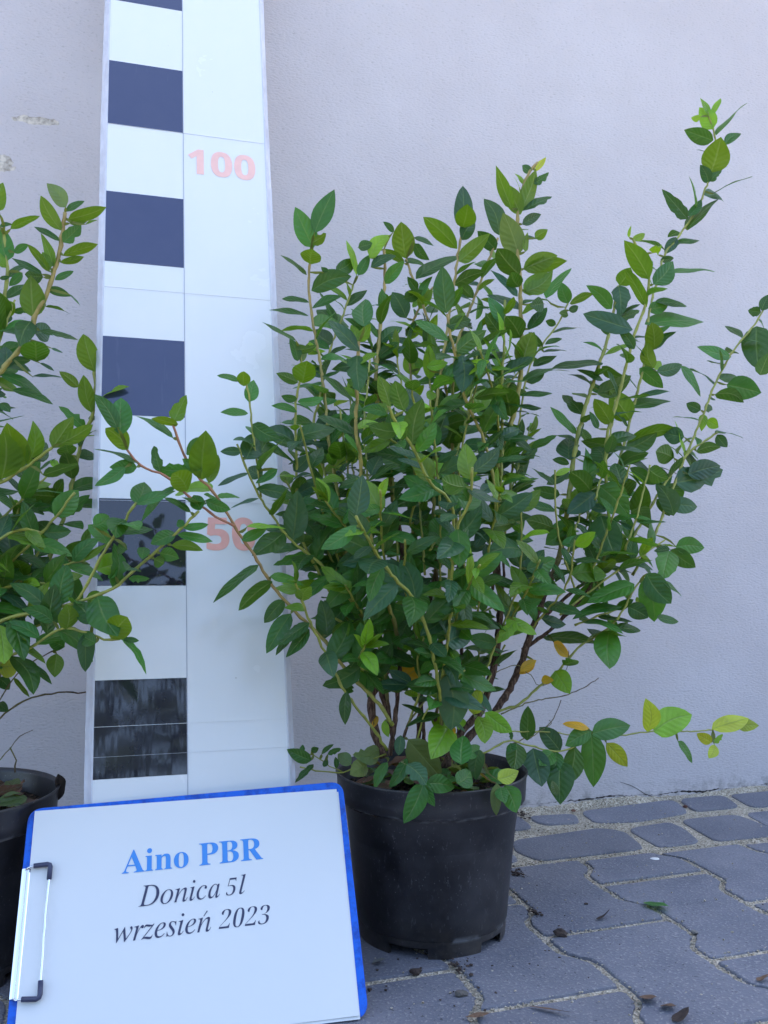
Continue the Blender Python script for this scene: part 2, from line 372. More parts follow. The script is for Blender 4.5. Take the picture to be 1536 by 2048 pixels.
# crack at the wall foot, a thin dark irregular crevice
cv, cf = [], []; z = .006; xs = np.linspace(.50, 1.60, 330)
for i, x in enumerate(xs):
    z += rng.normal(0, .0007)+(.0065-z)*.05; th = max(.0001, .0005+.0007*math.sin(x*31+2)+rng.normal(0, .0004)); cv += [(x, -.0006, z-th), (x, -.0006, z+th)]
for i in range(len(xs)-1): a = i*2; cf.append((a, a+2, a+3, a+1))
def branch_crack(pts, th):
    b = len(cv)
    for i, (px, py) in enumerate(pts):
        P = unp(px, py, -.0006); t = th*(1-i/len(pts)*.7); cv.extend([(P[0], -.0006, P[2]-t), (P[0], -.0006, P[2]+t)])
    for i in range(len(pts)-1): a = b+i*2; cf.append((a, a+2, a+3, a+1))
branch_crack([(1305, 1593), (1290, 1588), (1275, 1578), (1262, 1571), (1250, 1567), (1240, 1564)], .0007)
mesh_obj('crack', cv, cf, mat_simple('crack_dark', (.03, .027, .025), .95), wl)

# ------------------------------------------------------------------ measuring board leaning on the wall
lean, side = .271, .004
BO = np.array([.08231, -.49221, 0.002]); bup = np.array([math.sin(side), math.sin(lean)*math.cos(side), math.cos(lean)*math.cos(side)])
brt = np.array([1, 0, 0.])-bup*bup[0]; brt /= np.linalg.norm(brt); bn = np.cross(brt, bup)   # bn points to the viewer (-Y)
def M4(O, X, Y, Z): return Matrix(((X[0], Y[0], Z[0], O[0]), (X[1], Y[1], Z[1], O[1]), (X[2], Y[2], Z[2], O[2]), (0, 0, 0, 1)))
# local frame: x right, z up the board, y away from the viewer
mb = empty('measuring_board', None, mat4=M4(BO, brt, -bn, bup)); tag(mb, 'tall white height board with navy stripes and faded red 50 and 100', 'measuring board')
WL, WR, TOP = -.0951, .1066, 1.80
def BOW(u, v): return 0.
def slab(name, u0, u1, v0, v1, y0, y1, mat, parent, nu=1, nv=1, wob=0.):
    bm = bmesh.new(); F = {}
    for i in range(nu+1):
        for j in range(nv+1):
            u = u0+(u1-u0)*i/nu; v = v0+(v1-v0)*j/nv
            if wob and i in (0, nu): u += rng.normal(0, wob)
            F[i, j] = (bm.verts.new((u, y0, v)), bm.verts.new((u, y1, v)))
    for i in range(nu):
        for j in range(nv):
            bm.faces.new([F[i, j][0], F[i+1, j][0], F[i+1, j+1][0], F[i, j+1][0]]); bm.faces.new([F[i, j][1], F[i, j+1][1], F[i+1, j+1][1], F[i+1, j][1]])
    for i in range(nu):
        for j, s_ in ((0, 1), (nv, -1)): 
            q = [F[i, j][0], F[i, j][1], F[i+1, j][1], F[i+1, j][0]]; bm.faces.new(q if s_ > 0 else q[::-1])
    for j in range(nv):
        for i, s_ in ((0, -1), (nu, 1)):
            q = [F[i, j][0], F[i, j][1], F[i, j+1][1], F[i, j+1][0]]; bm.faces.new(q if s_ > 0 else q[::-1])
    bmesh.ops.recalc_face_normals(bm, faces=bm.faces)
    return bm_obj(name, bm, mat, parent)
slab('panel', WL, WR, 0, TOP, 0, .004, M['white'], mb)
for k in range(2, 18, 2):
    d = slab('dark_stripe', WL+.0012, -.0006, k*.1+.0004, k*.1+.1-.0004, -.0003, .0002, M['dark'] if k > 4 else M['black'], mb)
slab('centre_line', -.0005, .0003, .0, TOP, -.00035, .0002, M['line'], mb)
for v, th in ((1.0, .0005), (.765, .0003), (.497, .0005), (.252, .0006), (.222, .0003), (.13, .0003)):
    slab('tape_seam', WL, WR, v, v+th*.6, -.0006, -.0003, M['seam'] if v not in (.252,) else M['white'], mb, 8)
for s_, u in ((-1, WL), (1, WR)):
    bm = bmesh.new(); prev = None
    for j in range(181):
        v = j*.01; wd = .0062+.0008*math.sin(v*9+s_)+rng.normal(0, .00012)
        a = bm.verts.new((u-s_*.0015, -.0007, v)); b = bm.verts.new((u+s_*.0001, -.0006, v)); c = bm.verts.new((u+s_*wd, .0025+rng.normal(0, .0004), v))
        if prev: bm.faces.new([prev[0], prev[1], b, a]); bm.faces.new([prev[1], prev[2], c, b])
        prev = (a, b, c)
    bm_obj('edge_tape', bm, M['tape'], mb)

# ------------------------------------------------------------------ lettering
def text_mesh(name, body, mat, parent, box, plane, offset=0., shear=0., extra=None):
    """box = x0, x1, ybase, ytop (metres in the parent's plane); fitted to it"""
    c = bpy.data.curves.new(name, 'FONT'); c.body = body; c.offset = offset; c.shear = shear; c.fill_mode = 'FRONT'; c.resolution_u = 6
    t = bpy.data.objects.new('tmp', c); C.objects.link(t); bpy.context.view_layer.update()
    me = bpy.data.meshes.new_from_object(t.evaluated_get(bpy.context.evaluated_depsgraph_get())); bpy.data.objects.remove(t)
    co_ = np.zeros(len(me.vertices)*3); me.vertices.foreach_get('co', co_); co_ = co_.reshape(-1, 3)
    x0, x1, y0, y1 = box; mn, mx = co_.min(0), co_.max(0)
    X = x0+(co_[:, 0]-mn[0])/(mx[0]-mn[0])*(x1-x0); Y = y0+(co_[:, 1]-0)/(mx[1]-0)*(y1-y0) if mn[1] > -.3*mx[1] else y0+(co_[:, 1]-mn[1])/(mx[1]-mn[1])*(y1-y0)
    q = [plane(a, b) for a, b in zip(X, Y)]
    me.vertices.foreach_set('co', np.array(q).ravel()); me.materials.clear(); me.materials.append(mat); me.update()
    o = bpy.data.objects.new(name, me); C.objects.link(o); o.parent = parent
    return o
def board_uv(x, y):
    d = fw+(x-768)/FPX*rt+(1024-y)/FPX*up; t = ((BO-CAM)@bn)/(d@bn); P = CAM+d*t-BO; return P@brt, P@bup
for body, x0, x1, yb, yt in (('𝟭𝟬𝟬', 376, 509, 345, 296), ('𝟱𝟬', 413, 510, 1099, 1034)):
    a = board_uv(x0, yb); b = (board_uv(x1, yt)[0], board_uv(x0, yt)[1])
    text_mesh('height_number', body, M['red'] if len(body) > 2 else M['red2'], mb, (a[0], b[0], a[1], b[1]), lambda p, q: (p, -.0004, q), offset=.012)

# ------------------------------------------------------------------ clipboard and sheets
QO, QX, QY = np.array([-.0639995, -.4504763, .1722727]), np.array([.99555, -.091244, .023543]), np.array([-.031309, -.555932, -.830638])
QX /= np.linalg.norm(QX); QY -= QX*(QX@QY); QY /= np.linalg.norm(QY); QN = np.cross(QY, QX); QN = QN if QN[1] < 0 else -QN
# local frame: x right along the top, y up the sheet, z towards the viewer
cbm = M4(QO-QN*.0022, QX, -QY, QN)
cb = empty('clipboard', None, mat4=cbm); tag(cb, 'blue glossy clipboard lying on its side, leaning against the white height board', 'clipboard')
def plate(name, pts, z0, z1, mat, parent, bev=0.):
    bm = bmesh.new(); a = [bm.verts.new((x, y, z0)) for x, y in pts]; b = [bm.verts.new((x, y, z1)) for x, y in pts]; n = len(pts)
    bm.faces.new(a[::-1]); bm.faces.new(b)
    for i in range(n): bm.faces.new([a[i], a[(i+1) % n], b[(i+1) % n], b[i]])
    bmesh.ops.recalc_face_normals(bm, faces=bm.faces)
    if bev: bmesh.ops.bevel(bm, geom=[e for e in bm.edges if len({round(v.co.z, 5) for v in e.verts}) == 1], offset=bev, segments=2, affect='EDGES')
    return bm_obj(name, bm, mat, parent)
pts = rounded_poly([(-.0062, .0030), (.2945+.010, .0085), (.3062, -.2120), (-.0075, -.2190)], .014, 7)
plate('backing_plate', pts, -.0030, -.0002, M['blue'], cb, .0006)
def tube(path, rad, sides=10, cap=True):
    path = [np.array(p, float) for p in path]; bm = bmesh.new(); rings = []; n = len(path)
    rad = rad if hasattr(rad, '__len__') else [rad]*n
    ref = None
    for i, p in enumerate(path):
        t = path[min(i+1, n-1)]-path[max(i-1, 0)]; t = t/np.linalg.norm(t)
        if ref is None: ref = np.cross(t, [0, 0, 1.]) if abs(t[2]) < .9 else np.cross(t, [1., 0, 0])
        ref = ref-t*(ref@t); ref /= np.linalg.norm(ref); b = np.cross(t, ref)
        rings.append([bm.verts.new(p+rad[i]*(math.cos(2*math.pi*k/sides)*ref+math.sin(2*math.pi*k/sides)*b)) for k in range(sides)])
    for a, b in zip(rings, rings[1:]):
        for k in range(sides): bm.faces.new([a[k], a[(k+1) % sides], b[(k+1) % sides], b[k]])
    if cap: bm.faces.new(rings[0][::-1]); bm.faces.new(rings[-1])
    bmesh.ops.recalc_face_normals(bm, faces=bm.faces)
    return bm
# clamp bar: folded metal channel along the left edge
bm = bmesh.new(); prof = [(-.0068, -.0032), (-.0072, .0006), (-.0062, .0026), (-.0040, .0036), (-.0022, .0032), (-.0014, .0022), (.0002, .0020), (.0010, .0014), (.0010, .0010), (-.0045, .0008), (-.0058, -.0030)]
ra = [bm.verts.new((x, -.0548, z)) for x, z in prof]; rb = [bm.verts.new((x-.0006, -.1650, z)) for x, z in prof]
for i in range(len(prof)): j = (i+1) % len(prof); bm.faces.new([ra[i], ra[j], rb[j], rb[i]])
bm.faces.new(ra); bm.faces.new(rb[::-1]); bmesh.ops.recalc_face_normals(bm, faces=bm.faces)
bm_obj('clamp_bar', bm, M['chrome'], cb, False)
zt = .0052
wire = [(-.0035, -.0562, .0026), (-.0005, -.0545, .0042), (.0040, -.0536, zt), (.0186, -.0532, zt), (.0193, -.0540, zt), (.0190, -.0680, zt), (.0184, -.085, zt), (.0182, -.100, zt+.0006), (.0186, -.1085, zt), (.0182, -.117, zt+.0008), (.0187, -.128, zt), (.0186, -.153, zt), (.0192, -.166, zt), (.0186, -.1675, zt), (.0040, -.1662, zt), (-.0010, -.1664, .0042), (-.0042, -.1645, .0026)]
bm_obj('clamp_wire', tube(wire, .0010, 10), M['chrome'], cb, True)
for pp in ([(.0042, -.0536, zt), (.0165, -.0531, zt), (.0185, -.0537, zt), (.0192, -.0555, zt), (.0190, -.0670, zt)], [(.0186, -.1530, zt), (.0190, -.1640, zt), (.0183, -.1664, zt), (.0160, -.1674, zt), (.0038, -.1663, zt)]):
    bm_obj('corner_grip', tube(pp, .0023, 12), M['grip'], cb, True)
papers = []
def sheet(name, dx, dy, rot, z, label, curl=.0):
    o = empty(name, None, mat4=cbm @ Matrix.Translation((dx, dy, z)) @ Matrix.Rotation(rot, 4, 'Z')); tag(o, label, 'paper sheet', 'printed sheets clamped on the clipboard'); return o
def sheet_mesh(parent, curl):
    vs, fs = [], []; nu, nv = 30, 20
    for j in range(nv+1):
        for i in range(nu+1):
            u, v = i/nu, j/nv
            cz = curl*(max(0, u-.86)/.14)**2*(max(0, v-.86)/.14)**2+.00012*math.sin(u*7+v*5)
            vs.append((u*.297, -v*.21, cz+.00014))
    nb = len(vs)
    for j in range(nv):
        for i in range(nu): a = j*(nu+1)+i; fs.append((a, a+nu+1, a+nu+2, a+1))
    vs += [(x, y, z-.00012) for x, y, z in vs]; fs += [tuple(i+nb for i in f[::-1]) for f in fs]
    bd = [i for i in range(nu+1)]+[(j)*(nu+1)+nu for j in range(1, nv+1)]+[nv*(nu+1)+i for i in range(nu-1, -1, -1)]+[j*(nu+1) for j in range(nv-1, 0, -1)]
    for i in range(len(bd)): a, b = bd[i], bd[(i+1) % len(bd)]; fs.append((a, b, b+nb, a+nb))
    return mesh_obj('page', vs, fs, M['paper'], parent)
s3 = sheet('paper_sheet', .0018, -.0016, -.004, .0000, 'lowest white sheet on the clipboard, only its bottom edge showing'); sheet_mesh(s3, 0)
s2 = sheet('paper_sheet', .0002, -.0010, .0035, .0005, 'middle white sheet under the printed page, a sliver showing at its edges'); sheet_mesh(s2, 0)
s1 = sheet('paper_sheet', .0000, .0000, .0, .0010, 'top white page printed with a blue heading and two lines of italic text'); sheet_mesh(s1, .0006)
pl = lambda a, b: (a, b, .0005)
def T(body, mat, x0, y0, x1, y1, yt, **k):   # cm on the page; baseline from (x0,y0) to (x1,y1), top at yt
    def f(a, b):
        t = (a-x0*cm)/((x1-x0)*cm); return (a, b-(y0+(y1-y0)*t)*cm+y0*cm, .0005)
    return text_mesh('printed_line', body, mat, s1, (x0*cm, x1*cm, -y0*cm, -yt*cm), f, **k)
T('𝐀𝐢𝐧𝐨 𝐏𝐁𝐑', M['ink_blue'], 8.42, 6.67, 21.80, 6.43, 4.52)
T('𝐷𝑜𝑛𝑖𝑐𝑎', M['ink_navy'], 10.02, 9.80, 17.55, 9.62, 7.95, offset=-.003)
T('𝟓', M['ink_navy'], 18.12, 9.58, 19.18, 9.55, 7.98, offset=-.021, shear=.26)
T('𝑙', M['ink_navy'], 19.36, 9.52, 20.05, 9.50, 7.72, offset=-.003)
T('𝑤𝑟𝑧𝑒𝑠𝑖𝑒𝑛', M['ink_navy'], 7.92, 12.76, 16.66, 12.55, 10.90, offset=-.003)
T('𝟐𝟎𝟐𝟑', M['ink_navy'], 17.36, 12.50, 22.20, 12.44, 10.78, offset=-.021, shear=.26)
acc = plate('printed_line', [(.1598, -.1118), (.1630, -.1072), (.1638, -.1076), (.1604, -.1119)], .0004, .0006, M['ink_navy'], s1)

# ------------------------------------------------------------------ pots
def lathe(prof, seg=120, skip=None, loc=(0, 0, 0), close=False):
    bm = bmesh.new(); R = []
    for r, z in prof: R.append([bm.verts.new((r*math.cos(2*math.pi*k/seg), r*math.sin(2*math.pi*k/seg), z)) for k in range(seg)])
    for i in range(len(prof)-1):
        for k in range(seg):
            if skip and skip(i, k/seg*360): continue
            bm.faces.new([R[i][k], R[i][(k+1) % seg], R[i+1][(k+1) % seg], R[i+1][k]])
    if close: bm.faces.new(R[-1])
    bmesh.ops.remove_doubles(bm, verts=bm.verts, dist=1e-6)
    return bm
POT = np.array([.3579, -.4158, 0.]); LPOT = np.array([-.153, -.376, 0.])
notches = [(217, 247), (289, 313), (0, 25), (70, 95), (130, 155)]
def make_pot(loc, rot, label):
    p = empty('flower_pot', loc); p.rotation_euler = (0, 0, rot); tag(p, label, 'flower pot', 'black nursery pots')
    body = [(.001, .014), (.078, .013), (.0805, .012), (.0815, .0095), (.083, .017), (.0850, .0190), (.0868, .040), (.0925, .095), (.0970, .140), (.0985, .1455), (.1035, .1478), (.1062, .1500), (.1068, .160), (.1076, .1735), (.1092, .1775), (.1088, .1788), (.1070, .1788), (.1052, .1740), (.1030, .1500), (.0985, .1440), (.090, .08)]
    o = bm_obj('pot_body', lathe(body), M['pot'], p, True)
    foot = [(.0796, .0), (.0826, .0), (.0838, .0115), (.0848, .018), (.0825, .0185), (.0798, .010), (.0796, .0)]
    bmf = lathe(foot, 180, lambda i, a: i in (0, 1, 5, 4) and any(x <= a < y for x, y in notches))
    bm_obj('foot_ring', bmf, M['pot'], p, False)
    # peat surface
    vs, fs = [(0, 0, .158)], []; nr, ns = 16, 60
    for i in range(1, nr+1):
        for k in range(ns):
            r = .1045*i/nr; a = 2*math.pi*k/ns; vs.append((r*math.cos(a), r*math.sin(a), .158+.004*math.sin(a*3+r*60)+rng.normal(0, .0016)-.006*(i/nr)**4))
    for k in range(ns): fs.append((0, 1+k, 1+(k+1) % ns))
    for i in range(nr-1):
        for k in range(ns): a = 1+i*ns+k; b = 1+i*ns+(k+1) % ns; fs.append((a, a+ns, b+ns, b))
    mesh_obj('soil', vs, fs, M['soil'], p)
    return p
make_pot(POT, 0., 'black plastic nursery pot standing on the paving in full view')
make_pot(LPOT, .5, 'black plastic nursery pot cut off by the left edge, half hidden by the clipboard')

# ------------------------------------------------------------------ leaves
PAL = dict(d=(.024, .104, .015), g=(.043, .178, .026), b=(.034, .108, .052), l=(.19, .40, .020), e=(.38, .46, .03), Y=(.70, .40, .02), P=(.14, .21, .075), k=(.11, .235, .014), r=(.16, .07, .04))
class Fol:
    def __init__(s): s.v, s.f, s.uv, s.c = [], [], [], []; s.n = 0
    def leaf(s, B, T, nrm, W, col, curl=.12, fold=.18, wave=.04, notch=False, NR=9):
        B = np.array(B); T = np.array(T); a = T-B; L = np.linalg.norm(a)
        if L < 1e-4: return
        a /= L; n = nrm-a*(nrm@a); n /= np.linalg.norm(n)+1e-9; sd = np.cross(a, n)
        S = np.array([-1, -.6, -.2, 0, .2, .6, 1]); NS = len(S); base = len(s.v)
        ph = rng.uniform(0, 6.3); sk = rng.normal(0, .05); asym = rng.uniform(.93, 1.07); pw = rng.uniform(.52, .72); qw = rng.uniform(.74, .98)
        mxp = (pw/(pw+qw))**pw*(qw/(pw+qw))**qw
        twist = rng.normal(0, .22)
        for i in range(NR+1):
            t = i/NR; pr = max(.0, t)**pw*(1-t)**qw/mxp if 0 < t < 1 else 0.
            hw = W*.5*pr; hw = max(hw, .0006 if i == 0 else .00015)
            if notch and 2 < i < NR-1: hwR = hw*rng.uniform(.45, 1.); hwL = hw*rng.uniform(.8, 1.)
            else: hwR = hw; hwL = hw
            z0 = -curl*L*(t*t-.25*t); tw = twist*t
            cs, sn = math.cos(tw), math.sin(tw)
            for q in S:
                x = q*(hwR if q > 0 else hwL)*asym**(1 if q > 0 else -1)
                z = fold*abs(x)*(1-.35*abs(q))-fold*.9*abs(x)*abs(q)*.3+wave*W*math.sin(t*9+ph+q*1.5)*abs(q)*pr
                p = B+a*(t*L)+sd*(x*cs+sk*L*math.sin(math.pi*t)-z*sn)+n*(z0+z*cs+x*sn*.0)
                if tw: p = p+n*(x*sn)
                s.v.append(p); s.uv.append((q*.5+.5, t)); s.c.append(col)
        for i in range(NR):
            for j in range(NS-1):
                k = base+i*NS+j; s.f.append((k, k+1, k+NS+1, k+NS))
        s.n += 1
    def build(s, name, parent, mat=None):
        if not s.f: return None
        o = mesh_obj(name, s.v, s.f, mat or M['leaf'], parent, smooth=True); me = o.data
        uv = me.uv_layers.new(name='UVMap'); li = np.zeros(len(me.loops), int); me.loops.foreach_get('vertex_index', li)
        uv.data.foreach_set('uv', np.array(s.uv)[li].ravel())
        ca = me.color_attributes.new('Col', 'FLOAT_COLOR', 'POINT'); ca.data.foreach_set('color', np.array([(*c, 1) for c in s.c]).ravel())
        return o
def vary(c, amt=.22):
    k = rng.uniform(1-amt, 1+amt); h = rng.normal(0, .08)
    return (c[0]*k*(1+h), c[1]*k, c[2]*k*(1-h))
def toward(P): d = CAM-np.asarray(P); return d/np.linalg.norm(d)
HM = []
def hero(fol, bx_, by_, tx_, ty_, w_, ty, Y):
    under = ty[0] == 'u'; c = ty[1:] if under and len(ty) > 1 else ('k' if under else ty)
    HM.append(((bx_+tx_)/2, (by_+ty_)/2, Y)); HM.append((bx_*.2+tx_*.8, by_*.2+ty_*.8, Y))
    B = unp(bx_, by_, Y); T0 = unp(tx_, ty_, Y); Lp = np.linalg.norm(T0-B)
    dep = (B-CAM)@fw; W = w_/FPX*dep
    L = max(Lp, W/.58); dz = math.sqrt(max(0, L*L-Lp*Lp))
    V = toward(B); upw = (T0[2] > B[2])
    # a leaf seen from below tips toward the viewer; a hanging leaf seen from above as well
    sgn = 1. if under or not upw else -1.
    extra = rng.uniform(-.12, .25)*L; T0 = B+(T0-B)*1.06
    T = T0+V*(sgn*dz+extra*(1 if sgn > 0 else -.5))
    a = (T-B)/np.linalg.norm(T-B)
    n = V-a*(V@a); n /= np.linalg.norm(n); s_ = np.cross(a, n)
    Wn = max(W, .40*L)
    ang = math.acos(min(1., W/Wn))
    n = n*math.cos(ang)+s_*math.sin(ang)*(1 if (s_[2] > 0) != under else -1)
    if under: n = -n
    L3 = np.linalg.norm(T-B)
    fol.leaf(B, T, n, Wn*1.08, vary(PAL[c]), curl=rng.uniform(.02, .12)+(.10 if ang > .6 else 0), fold=rng.uniform(.08, .30), notch=rng.random() < .07)
# ---- stems -----------------------------------------------------------------
def catmull(P, step):
    P = [np.array(p, float) for p in P]; P = [2*P[0]-P[1]]+P+[2*P[-1]-P[-2]]; out = []
    for i in range(1, len(P)-2):
        p0, p1, p2, p3 = P[i-1:i+3]; n = max(2, int(np.linalg.norm(p2-p1)/step))
        for k in range(n):
            t = k/n; out.append(.5*((2*p1)+(-p0+p2)*t+(2*p0-5*p1+4*p2-p3)*t*t+(-p0+3*p1-3*p2+p3)*t**3))
    out.append(P[-2]); return out
SG, SR, SB = (.27, .29, .05), (.33, .24, .07), (.09, .07, .035)
SRR = (.34, .14, .075)
class Stem:
    """pts in photo pixels (tip last); Y0/Y1 depth in metres at foot and tip; or a world path"""
    def __init__(s, pts, Y0, Y1, r0, r1, wood=0., tip=SG, low=SG, leafy=(.15, 1.), dens=1., Lf=.046, bare=False, world=None, name='stem', mid=None):
        if world is None:
            d = [0]
            for a, b in zip(pts, pts[1:]): d.append(d[-1]+math.hypot(b[0]-a[0], b[1]-a[1]))
            world = []
            for (x, y), q in zip(pts, d):
                t = q/d[-1]; Y = Y0+(Y1-Y0)*t
                if mid is not None: Y += mid*math.sin(math.pi*t)
                world.append(unp(x, y, Y))
        s.path = catmull(world, .006); n = len(s.path)
        for i in range(1, n-1): s.path[i] = s.path[i]+rng.normal(0, .0004, 3)
        s.px = np.array([prj(p) for p in s.path]); s.Y = np.array([p[1] for p in s.path])
        r1 = r1*.9; r0 = r0*(.60 if wood >= .3 else .60)
        s.r0, s.r1, s.wood, s.tip, s.low = r0, r1, wood, tip, low; s.leafy, s.dens, s.Lf, s.bare, s.name = leafy, dens, Lf, bare, name
        s.fol = Fol(); s.heroes = []
    def build(s, parent):
        n = len(s.path); node = rng.integers(3, 5)
        rad = []
        for i in range(n):
            t = i/(n-1); r = s.r0+(s.r1-s.r0)*t**.8
            if t < s.wood: r *= 1+rng.normal(0, .07)
            elif i % node == 0: r *= 1.22
            rad.append(r)
        bm = tube(s.path, rad, 9); o = bm_obj(s.name, bm, M['stem'], parent, True); me = o.data
        nr = 9; cols = []
        for i in range(n):
            t = i/(n-1); w_ = 1. if t < s.wood else max(0., 1-(t-s.wood)/.12) if s.wood > 0 else 0.
            if s.bare: w_ = .55
            k = min(1, max(0, (t-s.wood)/(1-s.wood+1e-6))); c = [s.low[j]*(1-k)+s.tip[j]*k for j in range(3)]
            cols += [(*c, w_)]*nr
        ca = me.color_attributes.new('Col', 'FLOAT_COLOR', 'POINT'); ca.data.foreach_set('color', np.array(cols[:len(me.vertices)]).ravel())
        s.obj = o
        f = s.fol.build('foliage', o)
        return o
def fill(s, center, taken, rate=1.):
    """leaves in a spiral up the stem wherever no traced leaf already sits"""
    if s.bare: return
    d = 0.; ang = rng.uniform(0, 6.28); n = len(s.path); nxt = 0.
    tot = sum(np.linalg.norm(s.path[i+1]-s.path[i]) for i in range(n-1))
    for i in range(1, n-1):
        d += np.linalg.norm(s.path[i]-s.path[i-1]); t = d/tot
        if t > .965: continue
        if t < s.leafy[0] or t > s.leafy[1] or d < nxt: continue
        nxt = d+rng.uniform(.010, .0175)/(s.dens*rate*(2.05 if t < .6 else 2.6)); ang += 2.4+rng.normal(0, .3)
        px = s.px[i]
        if len(taken) and np.min(np.hypot(taken[:, 0]-px[0], taken[:, 1]-px[1])) < 12: continue
        P = s.path[i]; a = s.path[i+1]-s.path[i-1]; a /= np.linalg.norm(a)
        e1 = np.cross(a, [0, 0, 1.]) if abs(a[2]) < .95 else np.cross(a, [1., 0, 0]); e1 /= np.linalg.norm(e1); e2 = np.cross(e1, a)
        rad = e1*math.cos(ang)+e2*math.sin(ang)
        out = P-center; out[2] = 0; out /= np.linalg.norm(out)+1e-6
        ft = .9 if t > .9 else .65 if t > .55 else .4
        D = a*ft*rng.uniform(.6, 1.2)+rad+out*.15+np.array([0, 0, rng.uniform(-.55, .35)]); D /= np.linalg.norm(D)
        L = s.Lf*.97*rng.uniform(.60, 1.22)*(1-.35*max(0, (t-.85)/.15))
        nn = a*.45+np.array([0, -.75, .8])+rng.normal(0, .38, 3)
        if P[1]+D[1]*L > -.012: D[1] = -abs(D[1])
        T_ = P+D*L
        ma, mb_ = prj(P+D*L*.5); mc, md = prj(T_)
        if 375 < ma < 535 and 1005 < mb_ < 1118: continue
        hm = np.array(HM); cov = np.minimum(np.hypot(hm[:, 0]-ma, hm[:, 1]-mb_), np.hypot(hm[:, 0]-mc, hm[:, 1]-md))
        if np.any((cov < 14) & (P[1] < hm[:, 2]+.015)) and rng.random() < .85: continue
        q = rng.random()*(1.04 if t > .6 else 1.); c = ('l' if q > .8 else 'k') if t > .93 else 'd' if q < .34 else 'g' if q < .68 else 'b' if q < .86 else 'k' if q < .97 else 'l'
        s.fol.leaf(P+rad*s.r1, T_, nn, L*rng.uniform(.38, .54), vary(PAL[c]), curl=rng.choice([rng.uniform(.0, .2), rng.uniform(.2, .5)]), fold=rng.uniform(.1, .6), notch=rng.random() < .1)
def crown(s, taken):
    """the tuft of young upright leaves that ends a shoot"""
    if s.bare or s.leafy[1] < .95 and s.name != 'inner_shoot' or s.leafy[0] > 1: return
    P = s.path[-1]; px = s.px[-1]
    if len(taken) and np.min(np.hypot(taken[:, 0]-px[0], taken[:, 1]-px[1])) < 42: return
    a = s.path[-1]-s.path[-6]; a /= np.linalg.norm(a)
    for i in range(int(rng.integers(2, 5))):
        D = a+rng.normal(0, .42, 3); D /= np.linalg.norm(D); L = s.Lf*rng.uniform(.3, .7)
        nn = -np.cross(D, np.cross(a, D)) if rng.random() < .3 else np.cross(D, np.cross(a+np.array([0, 0, .3]), D))
        if np.linalg.norm(nn) < .02: nn = rng.normal(0, 1, 3)
        s.fol.leaf(P-a*.004, P+D*L, nn, L*rng.uniform(.32, .45), vary(PAL['l' if rng.random() < .2 else 'k' if rng.random() < .6 else 'g']), curl=rng.uniform(.0, .35), fold=rng.uniform(.2, .7))
